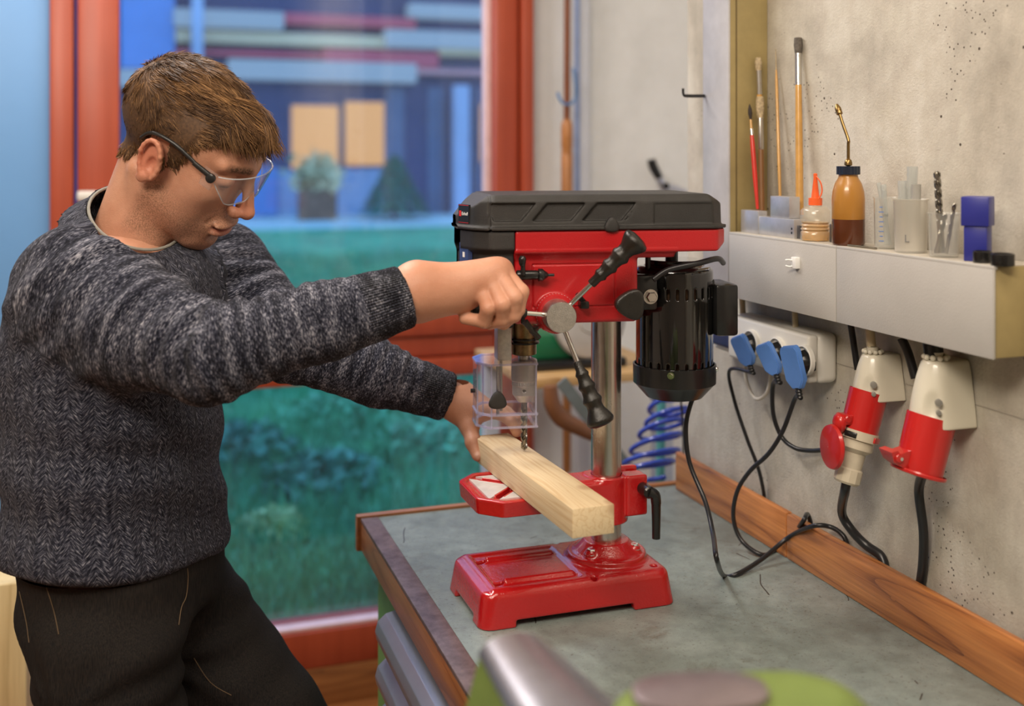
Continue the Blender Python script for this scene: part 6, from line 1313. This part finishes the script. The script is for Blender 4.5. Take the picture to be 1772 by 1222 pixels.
ln = (.015+.015*top+.032*fr)*np.maximum(edge, fr*.9)*(.8+.4*rg.random(n)); ln = np.where((x < .036) & (z < .035), .007*edge+.004, ln)
lift = (.14+.22*top+.28*fr)*(.7+.5*rg.random(n)); S = 6; ts = np.linspace(0, 1, S+1)
C_ = np.zeros((n, S+1, 3)); 
for k_, t_ in enumerate(ts): C_[:, k_] = p0+dirn*(ln*t_)[:, None]+nn*((ln*lift*(t_-.62*t_*t_))[:, None])+np.array([0, 0, -.0])+(cl2*.0035*t_*t_)+(cl*.003*t_**2); 
rad = (.00048+.00018*rg.random(n))[:, None]*np.array([1, 1, .95, .85, .7, .5, .2])[None]
tang = np.gradient(C_, axis=1); tang /= np.linalg.norm(tang, axis=2, keepdims=True)+1e-9; bn = np.cross(tang, nn[:, None, :]); bn /= np.linalg.norm(bn, axis=2, keepdims=True)+1e-9; cn = np.cross(bn, tang)
ringv = np.stack([C_+(bn*math.cos(a)+cn*math.sin(a))*rad[:, :, None] for a in (0, 2.094, 4.189)], 2)
VH = ringv.reshape(-1, 3); base = (np.arange(n)*(S+1)*3)[:, None, None]; kk = (np.arange(S)*3)[None, :, None]; ii = np.arange(3)[None, None, :]; jj = (ii+1) % 3
QH = np.stack([base+kk+ii, base+kk+jj, base+kk+3+jj, base+kk+3+ii], 3).reshape(-1, 4)
me = np_mesh('hair', h2w(VH), QH)
hv = np.repeat(np.clip(.5+.30*vnoise(p0, 60, 41)+.20*vnoise(p0, 260, 44)+.14*rg.normal(size=n), 0, 1), (S+1)*3); fattr(me, 'hv', hv)
t = NT('brown_hair'); c = t.ramp(t.n('ShaderNodeAttribute', attribute_name='hv').outputs['Fac'], [(.15, (.040, .018, .008)), (.5, (.140, .070, .028)), (.9, (.40, .22, .095))]); t.set(Base_Color=c, Roughness=.5); t.b.inputs['Specular IOR Level'].default_value = .28; M_hair = t.m
hair = link('hair', me, M_hair, man); hair['kind'] = 'stuff'
# scalp layer just above the skin
keepm = hm > .003; qk = keepm[Q1].all(1) & (np.abs(V1[Q1][:, :, 1]) < .0775).all(1); used_, inv = np.unique(Q1[qk], return_inverse=True); Vs = V1[used_]+N1[used_]*(.0008+.0035*np.clip(hm[used_]/.04, 0, 1))[:, None]
link('hair_base', np_mesh('hair_base', h2w(Vs), inv.reshape(-1, 4)), plain('hair_dark', (.085, .042, .018), .7, 0, .4, 300), man)

# ---------------------------------------------------------------- safety glasses
sg_o = h2w((.09, 0, .02)); sgl = thing('safety_glasses', tuple(sg_o), 'clear wraparound safety glasses with black arms on the mans face', 'glasses')
def hw(p): return Vector(h2w(p))
M_lens = glassy('lens_clear', (.98, .98, .98), .01, .06, (.9, .92, .95), .5); M_arm = plain('glasses_black', (.018, .018, .018), .35)
def lens_pt(a, v):
    """a: -1 (right hinge) .. 1 (left hinge), v: 0 bottom .. 1 top"""
    th = a*1.28; x_ = .066+.052*math.cos(th)**.7 if math.cos(th) > 0 else .066; y_ = .0665*math.sin(th)/math.sin(1.28)
    zt_ = .040-.008*abs(a)**2; zb_ = -.001-.004*(1-abs(abs(a)-.5)*2)+.022*max(0, abs(a)-.62)/.38+(.013 if abs(a) < .12 else 0)*(1-abs(a)/.12); return (x_+.004*(v-.5)-.003*v, y_, zb_+(zt_-zb_)*v)
na, nv = 44, 8; vs = []; fs = []
for side_ in (0, .0018):
    for i in range(na+1):
        for j in range(nv+1): q = lens_pt(-1+2*i/na, j/nv); vs.append(hw((q[0]+side_, q[1]*(1+side_*10), q[2])))
m_ = (na+1)*(nv+1)
for i in range(na):
    for j in range(nv): a = i*(nv+1)+j; fs += [(a, a+1, a+nv+2, a+nv+1), (a+m_, a+nv+1+m_, a+nv+2+m_, a+1+m_)]
for i in range(na):
    for j in (0, nv): a = i*(nv+1)+j; fs.append((a, a+nv+1, a+nv+1+m_, a+m_))
for i in (0, na):
    for j in range(nv): a = i*(nv+1)+j; fs.append((a, a+1, a+1+m_, a+m_))
mb = MB(); mb.pyd(vs, fs); mb.out('lens', M_lens, sgl, 40)
M_edge2 = glassy('lens_edge', (.9, .93, .97), .05, .35, (.85, .9, .95)); mb = MB()
mb.tube([hw(lens_pt(-1+2*i/na, 1)) for i in range(na+1)], .0009, 6); mb.out('lens_edge', M_edge2, sgl); mb = MB(); mb.tube([hw(lens_pt(-1+2*i/na, 0)) for i in range(na+1)], .0008, 6); mb.out('lens_edge', M_edge2, sgl)
for s in (-1, 1):
    h1 = (.020, s*.0795, .041); h2_ = (-.014, s*.0790, .036); h3 = (-.028, s*.073, .018)
    mb = MB(); mb.tube([hw((.080, s*.0690, .0275)), hw((.052, s*.0755, .033))], [.0040, .0034], 10); mb.out('temple_joint', M_arm, sgl)
    mb = MB(); mb.tube([hw((.062, s*.0735, .031)), hw(h1), hw(h2_), hw(h3)], [.0027, .0027, .0027, .0020], 10, 4); mb.out('temple_arm', M_arm, sgl)
    mb = MB(); q = hw((.080, s*.0680, .0265)); dn = (hw((.080, s*.0780, .0265))-q).normalized(); mb.lathe([(.0060, 0), (.0064, .001), (.0064, .005), (.0048, .0062), (.001, .0064)], q, dn, 20); mb.out('hinge', M_arm, sgl)
    mb = MB(); q = [hw((.066, s*.0690, .036)), hw((.086, s*.0660, .034)), hw((.084, s*.0640, .008)), hw((.068, s*.0670, .010))]; off = dn*.0018; mb.pyd(q+[p+off for p in q], [(0, 1, 2, 3), (7, 6, 5, 4), (0, 4, 5, 1), (1, 5, 6, 2), (2, 6, 7, 3), (3, 7, 4, 0)]); mb.out('side_shield', M_lens, sgl)
